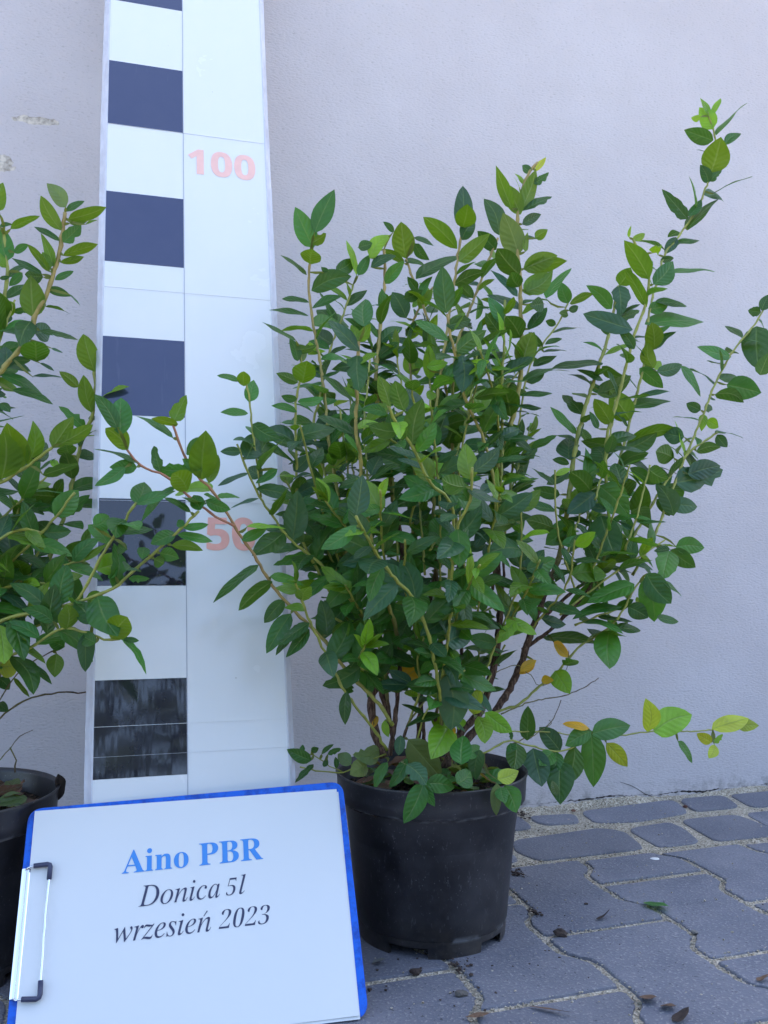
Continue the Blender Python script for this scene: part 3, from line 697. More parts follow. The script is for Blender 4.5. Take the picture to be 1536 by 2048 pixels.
# ---- the bush in the full pot ------------------------------------------------
S = Stem
main = [
 S([(768,1515),(748,1455),(742,1400),(758,1365),(792,1305),(800,1230),(806,1120),(790,1010),(770,900),(752,780),(760,660),(770,560),(768,500)], -.43,-.30,.0085,.0018,.42,SR,leafy=(.3,1)),
 S([(890,1535),(918,1470),(962,1420),(986,1340),(997,1270),(1000,1200),(992,1100),(990,1010),(1003,900),(1023,847),(1043,737),(1041,640),(1040,560),(1034,470),(1040,400),(1058,345),(1075,325)], -.40,-.36,.0085,.0020,.36,SR,leafy=(.38,1)),
 S([(886,1540),(932,1480),(992,1420),(1032,1350),(1060,1272),(1085,1200),(1120,1105),(1137,1000),(1150,900),(1172,810),(1216,673),(1237,572)], -.40,-.30,.0088,.0020,.38,SG,leafy=(.42,1)),
 S([(1045,1300),(1100,1260),(1150,1210),(1195,1150),(1218,1060),(1212,960),(1215,870),(1235,800),(1268,673),(1290,614),(1298,552),(1284,512),(1266,478)], -.37,-.40,.0042,.0018,.2,SG,leafy=(.2,1)),
 S([(1085,1235),(1150,1180),(1225,1120),(1262,1080),(1310,1000),(1345,945),(1378,905),(1435,865)], -.36,-.34,.0040,.0016,.15,SG,leafy=(.25,1)),
 S([(1265,1150),(1310,1070),(1350,965),(1398,850),(1430,770),(1468,700),(1508,650),(1545,590)], -.37,-.30,.0032,.0014,0,SG,leafy=(.2,1),dens=.75),
 S([(1205,1150),(1222,1000),(1252,870),(1285,740),(1300,620),(1328,513),(1352,481),(1394,418),(1415,366),(1424,345),(1430,272),(1415,225)], -.34,-.26,.0036,.0014,0,SG,leafy=(.12,.9)),
 S([(780,1510),(790,1440),(800,1330),(790,1250),(765,1180),(744,1090),(732,1012),(722,950),(720,903),(711,858),(715,800),(713,761),(718,683)], -.44,-.50,.0046,.0018,.25,SR,leafy=(.15,1)),
 S([(790,1500),(770,1400),(740,1280),(700,1150),(680,1010),(660,900),(650,800),(640,720),(627,651),(617,573),(620,515)], -.42,-.36,.0040,.0016,.25,SR,leafy=(.25,.95)),
 S([(835,1500),(845,1350),(860,1200),(890,1060),(905,950),(900,850),(885,740),(851,624),(832,573),(812,519)], -.40,-.25,.0046,.0017,.3,SR,leafy=(.3,1)),
 S([(850,1500),(840,1380),(830,1250),(825,1100),(830,950),(824,800),(820,675),(846,600),(880,560)], -.41,-.22,.0042,.0016,.25,SR,leafy=(.25,1)),
 S([(900,1500),(890,1380),(880,1250),(870,1100),(868,960),(872,820),(890,690),(908,565),(914,527),(924,456)], -.38,-.33,.0044,.0017,.3,SR,leafy=(.25,1)),
 S([(915,1490),(925,1360),(920,1220),(915,1080),(905,930),(905,790),(914,690),(937,628),(969,542),(996,476)], -.38,-.28,.0044,.0018,.3,SR,leafy=(.25,1)),
 S([(985,1180),(992,1050),(985,950),(969,886),(953,847),(930,796),(910,710),(902,675),(895,628)], -.42,-.47,.0034,.0016,.1,SR,leafy=(.1,1)),
 S([(998,1150),(1000,1000),(1004,900),(1004,769),(1008,683),(1010,600)], -.40,-.38,.0030,.0016,.1,SG,leafy=(.1,1)),
 S([(1005,1200),(1012,1050),(1030,900),(1056,743),(1084,690),(1115,649),(1136,607)], -.38,-.30,.0030,.0012,.1,SG,leafy=(.3,1),Lf=.034),
 S([(880,1520),(882,1420),(868,1320),(850,1247),(822,1192),(790,1157),(759,1118),(732,1071),(712,1032)], -.46,-.60,.0032,.0016,.1,SG,leafy=(.15,1)),
 S([(880,1500),(905,1330),(895,1200),(908,1051),(896,997),(861,966),(826,895),(798,856),(775,809)], -.44,-.56,.0034,.0016,.15,SG,leafy=(.2,1)),
 S([(860,1505),(880,1380),(900,1240),(905,1130),(912,1060),(940,1000),(945,935)], -.45,-.60,.0030,.0015,.15,SG,leafy=(.2,1)),
 S([(785,1450),(764,1417),(739,1388),(698,1346),(643,1275),(586,1220),(539,1161),(508,1110),(469,1052),(434,993),(395,950),(367,907),(346,850)], -.47,-.52,.0034,.0013,0,SRR,leafy=(.12,.95),dens=.4),
 S([(469,1052),(430,1032),(379,993),(332,954),(281,930),(254,899)], -.517,-.53,.0020,.0012,0,SRR,low=SRR,leafy=(.1,.9),dens=.35,name='side_shoot'),
 S([(785,1480),(760,1300),(700,1200),(650,1137),(619,1110),(576,1075),(545,1032),(513,981),(490,930),(474,888)], -.43,-.48,.0034,.0012,.1,SG,leafy=(.2,1),dens=.7),
 S([(522,995),(514,930),(505,856),(498,790),(490,755)], -.47,-.47,.0018,.0011,0,SG,leafy=(.05,.9),name='side_shoot'),
 S([(774,1500),(747,1458),(714,1417),(685,1375),(664,1333),(639,1283),(612,1225),(590,1160)], -.46,-.54,.0026,.0013,0,SG,leafy=(.55,1),dens=.7),
 S([(790,1490),(750,1350),(700,1250),(640,1150),(607,1083),(595,1012),(593,919),(591,817),(603,739),(600,700)], -.42,-.42,.0036,.0014,.15,SG,leafy=(.25,1)),
 S([(700,1180),(680,1060),(660,980),(642,919),(627,856),(640,790),(660,700),(690,620),(706,570)], -.40,-.30,.0030,.0014,0,SG,leafy=(.1,1)),
 S([(960,1380),(990,1290),(1015,1230),(1039,1155),(1043,1060),(1041,1010)], -.44,-.46,.0022,.0011,0,SG,leafy=(.2,1),dens=.8),
 S([(965,1440),(1002,1421),(1039,1408),(1072,1379),(1114,1346),(1156,1296),(1227,1247),(1256,1200),(1278,1165)], -.40,-.42,.0026,.0013,0,SG,leafy=(.45,1),dens=.7),
 S([(1002,1428),(1050,1408),(1077,1400),(1127,1392),(1160,1379),(1197,1356)], -.40,-.37,.0014,.0006,0,SB,bare=True,name='dry_twig'),
 S([(1020,1490),(1068,1467),(1102,1446),(1114,1420),(1122,1400)], -.42,-.38,.0013,.0005,0,SB,bare=True,name='dry_twig'),
 S([(992,1345),(1030,1330),(1062,1350),(1080,1372),(1130,1345),(1138,1300)], -.41,-.40,.0009,.0004,0,SB,bare=True,name='dry_twig'),
 S([(1060,1475),(1085,1460),(1103,1447),(1098,1440)], -.42,-.40,.0010,.0004,0,SB,bare=True,name='dry_twig'),
 S([(960,1510),(1013,1483),(1035,1484),(1070,1495),(1115,1503),(1150,1493),(1181,1472),(1244,1470),(1307,1463),(1380,1463),(1426,1460),(1490,1455)], -.43,-.36,.0020,.0009,0,SG,bare=False,leafy=(2,3),name='low_branch'),
 S([(1000,1465),(1030,1463),(1075,1464),(1115,1465),(1143,1469),(1181,1470)], -.42,-.40,.0014,.0008,0,SG,leafy=(2,3),name='low_branch'),
 S([(772,1508),(727,1525),(685,1544),(643,1542),(600,1534)], -.44,-.44,.0014,.0008,0,SG,leafy=(2,3),name='low_branch'),
 S([(685,1544),(660,1532),(640,1518),(615,1508),(590,1500)], -.44,-.43,.0010,.0006,0,SG,leafy=(.1,1),Lf=.018,name='low_branch'),
 S([(815,1520),(835,1480),(848,1430),(880,1390),(930,1340)], -.46,-.50,.0018,.0008,0,SG,leafy=(.4,1),dens=.8,Lf=.034),
 S([(830,1535),(850,1560),(848,1570)], -.50,-.53,.0012,.0009,0,SG,leafy=(2,3),name='low_branch'),
 S([(800,1500),(822,1430),(840,1380),(835,1320),(850,1270)], -.45,-.48,.0024,.0012,.2,SG,leafy=(.4,1),Lf=.036),
 S([(800,1500),(815,1450),(850,1400),(880,1360),(910,1330)], -.43,-.38,.0020,.0010,.3,SB,leafy=(.5,1),Lf=.032),
]
center = np.array([POT[0], POT[1], .5])
# inner shoots that fill the middle of the bush
inner = [((800,1200),(730,620),-.30),((850,1150),(790,700),-.33),((880,1200),(860,800),-.50),((930,1150),(960,740),-.45),((980,1100),(1060,860),-.30),((700,1150),(650,900),-.27),
 ((760,1150),(700,780),-.22),((860,1100),(930,900),-.20),((950,1250),(1000,980),-.52),((800,1250),(760,980),-.55),((840,1300),(810,1080),-.56),((1150,1180),(1110,940),-.42),((1180,1150),(1260,930),-.46),
 ((720,1250),(610,1060),-.33),((1060,1260),(1150,1080),-.46),((1120,1230),(1330,1080),-.40),((900,1300),(960,1130),-.58),((980,1290),(1080,1120),-.50),((760,1300),(690,1170),-.50),((880,1000),(850,640),-.24),((1000,1000),(1000,720),-.24),
 ((800,1380),(730,1290),-.52),((860,1400),(800,1270),-.36),((930,1400),(890,1270),-.50),((960,1400),(1010,1290),-.38),((1200,1180),(1180,1000),-.30),((1150,1250),(1290,1200),-.38),((820,1050),(760,850),-.50),((1250,1100),(1300,930),-.40),((700,1200),(570,960),-.40),((680,1130),(600,850),-.46),((760,1200),(650,1000),-.50),((720,1150),(680,820),-.38),((820,1330),(660,1230),-.48),((870,1400),(960,1300),-.36),((900,1250),(1060,1170),-.34),((820,1000),(820,760),-.48),((900,950),(960,650),-.36),((740,1000),(740,720),-.36),((960,900),(1070,700),-.34),((1190,1000),(1230,800),-.36),((1130,1120),(1190,900),-.30),((1000,900),(960,700),-.50)]
for (a, b, Y) in inner:
    mx_, my_ = (a[0]+b[0])/2+rng.normal(0, 16), (a[1]+b[1])/2
    main.append(S([a, (mx_, my_), b], -.41, Y, .0022, .0012, 0, SG, leafy=(.1, 1), dens=1.05, Lf=.043, name='inner_shoot'))

# traced leaves: (origin x, origin y, scale) of the view they were read from, then base x,y tip x,y width kind
HERO = [
(500,300,2.56,'''325,500,235,300,100,g;330,425,425,210,95,g;315,478,385,430,60,uk;312,585,322,508,100,uk;290,640,175,528,25,d;300,850,115,795,25,d;235,975,80,870,25,d;315,720,510,650,95,d;440,620,530,560,70,d;400,620,365,600,25,d
545,640,515,465,30,l;555,640,610,540,50,g;615,555,715,440,70,l;620,600,740,540,50,d;555,500,630,480,50,d;798,555,775,380,110,uk;735,420,685,370,30,d;840,450,940,480,30,d;845,480,915,560,50,d;790,570,895,575,25,d;790,580,690,500,35,uk;850,660,1060,520,60,d
1060,505,900,348,75,uk;1085,400,1090,185,90,b;1088,400,1112,285,100,uk;1085,460,1150,370,70,d;1070,570,1215,435,80,uk;1275,435,1200,255,85,b;1260,510,1170,420,70,d;1340,300,1280,90,70,uk;1385,330,1315,185,80,uk;1390,300,1450,115,70,uk;1440,110,1395,80,40,b;1465,108,1512,38,34,e
1450,170,1530,115,45,d;1400,310,1536,225,40,d;1395,380,1490,330,50,b;1375,540,1300,335,115,uP;1410,520,1415,430,30,uk;1460,450,1520,410,50,uk;1400,610,1560,545,90,uk;1400,730,1536,640,85,uk;1380,700,1340,625,80,ud;1370,750,1250,610,40,b;1380,640,1270,510,100,ud
1005,835,985,605,105,d;1045,690,1190,620,60,ud;1005,900,1130,870,65,d;1015,975,865,868,45,g;1060,1030,1200,930,80,ud;1085,1050,1085,1225,105,b;560,1030,410,880,70,b;585,905,590,755,105,g;557,980,520,900,50,uk;557,980,612,895,55,ul;550,1050,560,1210,115,d
270,1195,290,1085,112,uk;245,1190,140,1145,50,ud;245,1290,370,1265,45,g;240,1275,165,1260,40,d;240,1340,120,1300,40,g;235,1020,335,1000,50,ud;245,1080,205,970,50,d;260,1085,285,1010,35,P;420,990,325,920,90,b;395,900,340,815,80,d
855,1150,800,1040,80,l;870,1120,860,1060,45,l;905,1110,1010,1090,50,l;715,1310,660,1165,75,uk;790,1335,745,1190,90,ud;845,1260,890,1205,45,l;935,1280,920,1230,50,l;800,860,730,730,90,d;790,760,880,720,60,d
1335,1365,1300,1215,112,ud;1395,1115,1440,945,100,uk;1385,960,1310,850,100,ud;1290,950,1210,840,70,ud;1430,920,1510,800,50,d;1420,1190,1505,1135,50,d;1370,1310,1490,1310,30,d;1360,1340,1480,1350,12,d;1150,1270,1310,1230,50,ud;970,1430,1140,1370,60,ud
830,1510,880,1290,100,ud;770,1440,615,1415,80,ud;1020,1530,1050,1430,110,ud;400,1380,515,1370,50,g;545,1380,545,1290,60,g;700,1350,580,1330,50,g;340,1450,440,1330,100,b'''),
(1000,150,2.866,'''1220,310,1145,190,90,l;1200,240,1160,130,30,l;1215,230,1255,130,35,l;1150,240,1100,245,35,l;1240,345,1385,140,40,g;1222,375,1070,320,85,g;1290,400,1380,330,50,d;1210,560,1262,370,145,uk;1195,620,1150,520,60,d;1200,610,1270,540,50,d
1075,825,945,660,75,d;1075,890,1225,680,75,d;1225,680,1425,560,9,d;1080,810,1150,715,50,g;1010,930,950,1020,60,b;1000,965,1140,930,35,d;975,985,1040,950,30,ug;985,1135,1225,1090,30,g;920,1060,995,1050,40,d;880,1200,990,1070,105,g;855,1170,720,960,110,uk
740,930,745,865,18,l;760,940,830,910,40,l;880,1020,890,975,60,ul;905,1030,920,970,14,l;840,1330,740,1115,60,uk;685,1205,745,1110,90,uk;680,1205,690,1360,110,b;640,1340,505,1215,75,g;760,1460,515,1350,80,b;620,1490,560,1390,50,d;770,1570,680,1450,60,d
890,1300,1070,1295,35,d;850,1340,960,1320,70,g;830,1430,1168,1360,95,g;885,1570,870,1425,100,uk;895,1570,1000,1460,50,d;690,1390,800,1350,60,d;590,1650,320,1645,30,d;590,1750,460,1680,35,d;585,1670,720,1730,55,ud;560,1830,735,1730,90,ud
900,1700,1040,1660,70,b;1035,1665,1165,1820,48,g;800,1680,930,1790,80,g;880,1680,850,1540,80,uk;890,1690,920,1640,50,l;1325,1615,1155,1550,60,g;1470,1440,1480,1665,150,d;1495,1360,1425,1350,60,d;1500,1350,1545,1260,60,d;1300,1775,1490,1820,130,g;1490,1720,1540,1600,80,ud
390,1310,350,1190,75,g;400,1310,520,1250,40,uk;395,1350,450,1325,40,d;390,1380,340,1365,40,ud;320,1430,265,1410,40,d;300,1480,450,1425,22,d;260,1545,350,1500,30,d;250,1590,375,1558,12,d;190,1670,320,1600,50,d;180,1700,390,1670,22,d;170,1760,250,1705,50,d;110,1840,290,1800,30,d
265,1280,390,1100,55,g;245,1560,170,1480,45,d;160,1460,260,1340,60,d;150,1240,290,1130,90,uk;140,1110,350,1050,80,uk;120,1680,190,1490,110,uk;250,1310,190,1320,80,d'''),
(900,700,2.415,'''575,530,580,420,125,b;835,475,640,430,75,ud;740,550,690,465,120,d;575,590,475,645,50,d;575,550,500,530,35,d;680,680,580,590,90,ud;850,480,990,400,90,ud;860,450,1075,370,60,uk;780,360,700,240,75,uk;870,340,775,200,110,uk;870,280,1060,225,55,d;715,190,840,140,70,ud;715,380,680,300,30,d
1085,640,1310,580,135,b;1150,600,1305,560,90,b;1080,800,1010,660,90,b;1130,420,1030,400,80,b;1080,520,990,490,90,ud;1280,400,1415,400,15,d;1290,410,1335,465,50,d;1190,490,1300,470,50,ud;1240,340,1290,370,50,l;1210,290,1145,260,50,d;1230,290,1270,270,45,d;1225,310,1215,385,40,l;1280,215,1410,250,60,ud
870,570,1000,640,60,g;960,575,1050,620,80,ud;720,655,855,795,125,g;700,690,580,780,90,b;730,800,790,975,135,d;600,830,475,930,100,g;500,860,370,820,80,ud;530,700,410,670,60,d;330,775,430,680,70,uk;320,830,200,850,50,ud;870,700,820,620,110,ud;885,790,930,650,90,ud
1090,950,1225,955,80,g;1065,965,1185,1050,80,d;1060,970,1030,1090,120,g;1060,960,990,970,40,d;950,1080,1060,1215,110,d;945,1100,985,1305,120,g;1030,1120,1125,1180,25,d;890,1130,680,1200,80,g;740,1110,570,1230,70,g;860,1240,950,1290,80,d;1000,1290,1100,1310,40,d;800,1340,925,1340,45,d;770,1350,770,1520,120,g;410,1225,410,1090,100,uk;340,1090,450,970,80,d;370,1060,510,1010,90,g;550,1010,640,1120,50,d
830,1240,610,1265,40,g;450,1390,690,1390,60,ud;500,1410,580,1480,40,Y;340,1550,415,1500,40,Y;1010,700,1070,600,60,d;1000,720,1060,800,50,d'''),
(1000,1350,2.866,'''155,375,160,190,85,d;345,435,235,310,100,b;95,390,80,540,110,ud;60,390,90,480,60,g;190,420,235,620,140,b;300,440,240,505,90,g;320,440,310,560,80,g;345,490,345,720,150,d;430,410,380,620,110,ud;525,340,535,625,130,g;525,320,385,400,90,g;525,335,740,290,115,g;510,305,375,265,35,Y
610,390,730,525,85,e;845,325,835,145,95,e;880,325,1095,230,150,l;1020,380,1110,495,35,g;1215,310,1420,240,90,e;1360,290,1480,290,70,e;1215,385,1135,340,60,e;1230,390,1275,340,35,l;1230,400,1200,470,55,e;60,325,65,370,28,d;330,690,300,610,44,P'''),
(560,1200,2.4,'''205,180,215,10,80,d;325,450,340,380,65,d;320,440,310,590,55,d;140,110,0,210,60,d;140,140,30,265,60,d;340,320,450,160,100,d;510,260,610,30,110,g;620,410,470,390,45,b;560,410,700,310,100,Y;630,400,530,340,60,b
800,360,820,610,140,b;840,340,1035,415,70,g;930,550,955,425,70,e;800,610,725,550,75,l;815,600,740,735,125,l;830,600,810,680,50,Y;950,560,980,675,80,l;985,540,1110,630,75,l;880,570,860,620,45,l;1320,340,1385,440,90,l;1220,290,1155,350,45,Y;1255,385,1310,385,40,Y;1315,200,1390,270,40,Y
910,200,785,120,90,b;1130,100,1050,200,70,l;1040,210,910,180,70,g;1060,260,900,220,50,g;615,670,770,850,130,P;515,780,455,900,50,g;610,760,530,890,50,g;610,790,695,880,90,b;690,880,600,1060,95,g;700,870,740,985,50,g;700,880,835,900,85,g;850,880,915,820,90,g;870,790,880,650,100,g
1045,860,1145,820,70,e;1040,880,1045,1030,50,P;1060,900,1080,970,60,g;1080,890,1130,1010,90,g;480,720,370,740,90,P;415,790,350,830,80,P;340,790,280,740,60,P;500,580,520,655,35,l;470,560,440,615,25,Y;580,650,570,740,50,b
150,770,40,720,60,d;150,725,185,710,30,d;200,740,250,690,20,d;230,740,290,715,30,d;160,790,70,860,30,d;210,800,225,760,25,d;100,730,110,695,25,d;890,750,960,700,60,g;960,720,940,860,70,b'''),
(400,700,2.56,'''225,185,225,110,65,uk;200,160,98,120,25,g;250,265,275,155,70,g;245,325,115,310,40,g;210,520,110,520,45,b;235,560,290,430,110,b;270,380,400,450,80,d;300,560,350,460,100,d;320,640,245,600,75,b;395,610,290,675,45,g;250,630,95,680,22,b;290,710,475,740,60,d;300,760,160,790,20,b
85,750,200,750,35,g;30,770,150,815,60,g;240,905,430,895,25,l;215,975,335,915,50,g;300,1100,65,1255,50,d;370,1185,195,1310,65,ud;360,1160,530,1190,55,g;430,1280,335,1390,70,d;465,1350,345,1536,80,d;650,1460,620,1290,85,d;540,1400,380,1536,55,d
800,900,630,1010,75,g;775,960,900,980,70,g;855,1125,655,1310,110,g;935,1110,870,1280,75,g;925,1200,880,1375,110,g;1050,1310,970,1450,110,g;800,845,830,650,110,b;875,640,930,540,80,b;1265,840,1070,950,70,g;1110,950,990,1040,90,g;1320,915,1330,1100,110,g;1345,1100,1345,1210,80,g;1360,700,1240,660,100,ud;1215,800,1220,690,90,b;720,560,690,470,120,ud;1190,1010,1090,1140,110,g;1260,1500,1390,1460,120,b
1070,840,1140,770,80,d;1400,620,1530,500,80,b;1370,720,1536,760,50,b;45,680,90,545,65,uk;500,740,610,690,60,b;480,620,560,540,70,b;1040,1000,960,1060,60,ud;540,880,600,960,70,d'''),
(0,700,2.56,'''890,365,950,240,80,uk;910,380,785,345,40,uk;885,450,715,325,40,g;955,535,1080,460,70,g;1000,610,812,605,95,g;1035,605,940,560,50,g;960,720,880,630,110,uk;655,510,545,405,90,uk;620,435,620,250,110,g;600,400,490,235,75,d;710,580,500,490,25,d;700,600,570,600,70,g;640,600,495,685,60,g'''),
]
HEROL = [
(0,700,2.56,'''700,790,740,675,110,g;700,790,885,705,60,g;1025,820,990,740,70,g;975,830,850,750,40,d;640,870,600,950,100,d;940,900,910,870,40,g;940,910,1060,890,40,g;900,940,780,990,70,g;910,945,1080,965,45,g;880,1000,1030,1020,50,uk;820,1040,905,1065,70,g;790,1070,840,1090,60,ud;740,1010,730,1060,60,g
650,1020,600,1000,60,d;590,1160,560,1130,60,g;660,1170,760,1170,40,g;500,1260,590,1440,150,g;570,1480,650,1370,120,uk;620,1470,770,1630,35,g;620,1480,705,1480,25,d;490,1500,400,1450,75,g;330,1520,250,1480,70,g;310,1305,340,1110,110,g;340,1430,340,1310,95,uk;470,320,430,140,75,uk;485,110,430,-70,100,uk;400,190,310,115,50,uk
270,500,370,350,90,uk;310,480,465,385,70,uk;115,600,40,385,140,uk;180,570,240,470,110,d;10,660,20,430,150,uk;220,640,390,580,60,ud;360,540,340,480,90,ud;300,750,165,740,90,ud;280,850,400,720,110,g;370,800,585,785,45,g;480,900,560,850,90,g;330,1050,470,980,100,ud;300,950,190,880,80,d
230,1310,60,1195,70,d;480,1400,380,1290,100,d;270,1390,120,1330,70,g;200,1470,30,1400,60,g;0,1410,20,1590,110,l;290,1555,280,1670,80,uk;130,1590,270,1690,25,d;70,1680,160,1760,25,uk;-20,1610,100,1600,110,e;-10,1680,40,1730,60,d;-10,1810,38,1845,50,b'''),
(0,350,3.7225,'''490,240,355,70,110,P;455,410,320,170,100,uk;495,270,620,190,50,d;510,330,765,225,90,uk;470,500,600,370,110,g;520,360,640,345,40,uk;640,365,715,330,15,uk;470,600,700,495,60,uk;450,650,610,600,50,uk;400,680,330,450,70,uk;440,490,270,370,50,d;370,720,230,520,60,uk;370,700,320,580,70,uk;410,780,540,715,50,g
320,760,180,740,100,d;310,740,110,600,50,d;250,1060,230,770,170,uk;165,730,75,820,60,g;360,850,520,900,65,d;520,890,600,965,15,b;340,980,515,1010,30,ud;230,1090,160,1250,140,d;260,1180,380,1140,140,b;300,1160,570,1205,60,d;270,1390,260,1230,190,ud;300,1400,400,1445,20,b;90,1380,220,1380,60,d;385,1290,465,1315,20,b
0,1485,335,1625,75,d;90,1600,385,1665,50,d;240,1500,450,1480,20,b;0,1700,70,1760,60,d;80,400,270,290,60,uk;50,640,20,400,140,g;110,580,205,520,55,g;-20,270,20,70,120,uk;-20,1040,110,960,110,uk;60,1100,60,1030,70,d;100,1020,220,1010,50,d;20,1450,40,1280,120,b;0,380,95,370,30,d;0,770,70,760,30,d;140,1170,0,1150,35,d'''),
]
def place_heroes(H, stems):
    taken = []
    allp = np.vstack([s.px for s in stems]); idx = np.concatenate([[i]*len(s.px) for i, s in enumerate(stems)]); ys = np.concatenate([s.Y for s in stems])
    ds = np.concatenate([[.0 if s.name != 'inner_shoot' else 40.]*len(s.px) for s in stems])
    for ox, oy, sc_, txt in H:
        for it in txt.replace('\n', ';').split(';'):
            if not it.strip(): continue
            q = it.split(','); bx_, by_, tx_, ty_, w_ = [float(v) for v in q[:5]]
            bx_, tx_ = ox+bx_/sc_, ox+tx_/sc_; by_, ty_ = oy+by_/sc_, oy+ty_/sc_; w_ /= sc_
            d = np.hypot(allp[:, 0]-bx_, allp[:, 1]-by_)+ds+np.maximum(0, ys+.60)*45
            k = int(np.argmin(d)); s = stems[idx[k]]; Y = ys[k]
            if 1525 < by_ and 735 < bx_ < 1075 and stems is main:       # leaves lying over the front rim of the pot
                dx = (bx_-862)/1750; Y = POT[1]-math.sqrt(max(0., .113**2-dx*dx))-.006
            elif 1415 < by_ < 1526 and 770 < bx_ < 1010 and stems is main: Y = min(Y, -.475)
            off_ = min(.04, max(0., np.hypot(allp[k, 0]-bx_, allp[k, 1]-by_)*.0004))
            hero(s.fol, bx_, by_, tx_, ty_, w_, q[5].strip(), Y-off_)
            # a short stalk joins the leaf to its stem
            if 8 < np.hypot(allp[k, 0]-bx_, allp[k, 1]-by_) < 60:
                B = unp(bx_, by_, Y-off_); P = unp(*allp[k], ys[k]); V = toward(B)
                s.fol.leaf(P, B+(B-P)*.05, V, .0032, (.16, .20, .05), curl=0., fold=0., wave=0., NR=3)
            taken.append((bx_, by_))
    return np.array(taken)
bush = empty('blueberry_bush', (POT[0], POT[1], .158)); tag(bush, 'whole upright blueberry bush growing in the pot in full view, with one low yellowing branch', 'bush', 'potted blueberry bushes')
bush_inv = Matrix.Translation((-POT[0], -POT[1], -.158))
taken = place_heroes(HERO, main)
for s in main: fill(s, center, taken); crown(s, taken)
def attach(stems, root):
    tot = 0
    for s in stems:
        o = s.build(root); o.matrix_parent_inverse = root.matrix_basis.inverted(); tot += s.fol.n
    print('leaves', tot)
attach(main, bush)

# ---- the bush in the left pot --------------------------------------------------
lc = (LPOT[0], LPOT[1])
def foot(dx=0, dy=0): return tuple(prj((lc[0]+dx, lc[1]+dy, .158)))
left = [
 S([foot(.01,-.02),(-20,1400),(-60,1150),(-70,950),(-40,810),(0,745),(32,707),(62,667),(67,637),(91,592),(105,554),(115,516),(126,463),(130,425)], -.40,-.42,.0080,.0022,.3,SR,leafy=(.3,1)),
 S([foot(-.01,0),(-60,1300),(-70,1000),(-50,800),(-15,680),(12,578),(14,525),(8,470)], -.38,-.34,.0075,.0020,.3,SG,leafy=(.3,1)),
 S([foot(.03,.02),(0,1330),(58,1211),(86,1149),(125,1040),(148,950),(161,887),(172,860),(185,828),(190,770),(185,715)], -.37,-.30,.0060,.0020,.2,SG,leafy=(.3,1),dens=.7),
 S([foot(.0,-.03),(-80,1250),(-100,1080),(-60,1005),(0,965),(47,938),(105,895)], -.42,-.48,.0040,.0016,.2,SG,leafy=(.5,1)),
 S([foot(.02,-.03),(-40,1300),(0,1243),(78,1223),(156,1204),(226,1176),(281,1130),(351,1067),(398,1022)], -.44,-.54,.0038,.0014,.1,SG,leafy=(.3,1),dens=.5),
 S([(150,1206),(183,1153),(203,1114),(242,1051),(273,1005)], -.505,-.53,.0022,.0014,0,SG,leafy=(.15,1),dens=.6,name='side_shoot'),
 S([foot(.02,0),(-40,1400),(0,1325),(70,1290),(117,1259),(160,1262),(207,1278),(240,1278)], -.42,-.53,.0030,.0012,.1,SG,leafy=(.4,1),dens=.8),
 S([foot(0,0),(-40,1250),(0,1150),(62,1087),(109,1036),(150,985)], -.40,-.45,.0034,.0014,.1,SG,leafy=(.3,1)),
 S([foot(0,.03),(-70,1200),(-20,1090),(40,1040),(100,1000),(150,1010)], -.36,-.32,.0034,.0014,.1,SG,leafy=(.4,1)),
 S([foot(0,.03),(-60,1300),(-10,1190),(60,1150),(130,1130),(170,1090)], -.36,-.36,.0034,.0014,.1,SG,leafy=(.3,1)),
 S([foot(0,-.03),(-90,1300),(-60,1150),(0,1080),(40,1060),(80,1065)], -.44,-.50,.0034,.0014,.1,SG,leafy=(.3,1)),
 S([foot(0,-.0),(-60,1300),(-30,1200),(30,1170),(90,1165),(140,1150)], -.42,-.46,.0030,.0014,.1,SG,leafy=(.3,1)),
 S([(-60,1300),(20,1200),(90,1080)],-.40,-.40,.0022,.0012,0,SG,leafy=(.1,1),name='inner_shoot'),
 S([(-60,1200),(10,1100),(60,940)],-.40,-.33,.0022,.0012,0,SG,leafy=(.1,1),name='inner_shoot'),
 S([(-60,1250),(40,1160),(170,1120)],-.42,-.40,.0022,.0012,0,SG,leafy=(.1,1),name='inner_shoot'),
 S([(-60,1400),(0,1300),(80,1250),(150,1240)],-.42,-.42,.0022,.0012,0,SG,leafy=(.2,1),name='inner_shoot'),
 S([(-80,900),(-30,760),(30,600)],-.40,-.36,.0022,.0012,0,SG,leafy=(.2,1),name='inner_shoot'),
 S([(-60,1100),(20,1020),(120,930)],-.40,-.36,.0022,.0012,0,SG,leafy=(.2,1),name='inner_shoot'),
 S([(-60,1480),(-20,1450),(0,1437),(23,1417),(62,1396),(117,1384),(156,1386),(172,1384)], -.40,-.36,.0018,.0009,0,SB,bare=True,name='dry_twig'),
 S([(0,1520),(20,1495),(39,1474),(66,1460)], -.42,-.40,.0009,.0004,0,SB,bare=True,name='dry_twig'),
 S([(20,1495),(32,1520),(30,1545)], -.42,-.42,.0011,.0008,0,SB,bare=True,name='dry_twig'),
 S([(-40,1470),(0,1401),(25,1359),(59,1329),(86,1312),(105,1302)], -.41,-.40,.0013,.0007,0,SB,bare=True,name='dry_twig'),
 S([foot(-.03,0),(-160,1300),(-210,1000),(-200,750),(-150,600),(-120,480)], -.38,-.38,.007,.002,.3,SG,leafy=(.3,1)),
 S([foot(-.03,0),(-180,1350),(-300,1100),(-360,900),(-380,760)], -.38,-.42,.006,.002,.3,SG,leafy=(.3,1)),
 S([foot(-.03,0),(-140,1350),(-180,1150),(-140,900),(-80,700),(-60,600)], -.36,-.28,.006,.002,.3,SG,leafy=(.3,1)),
]
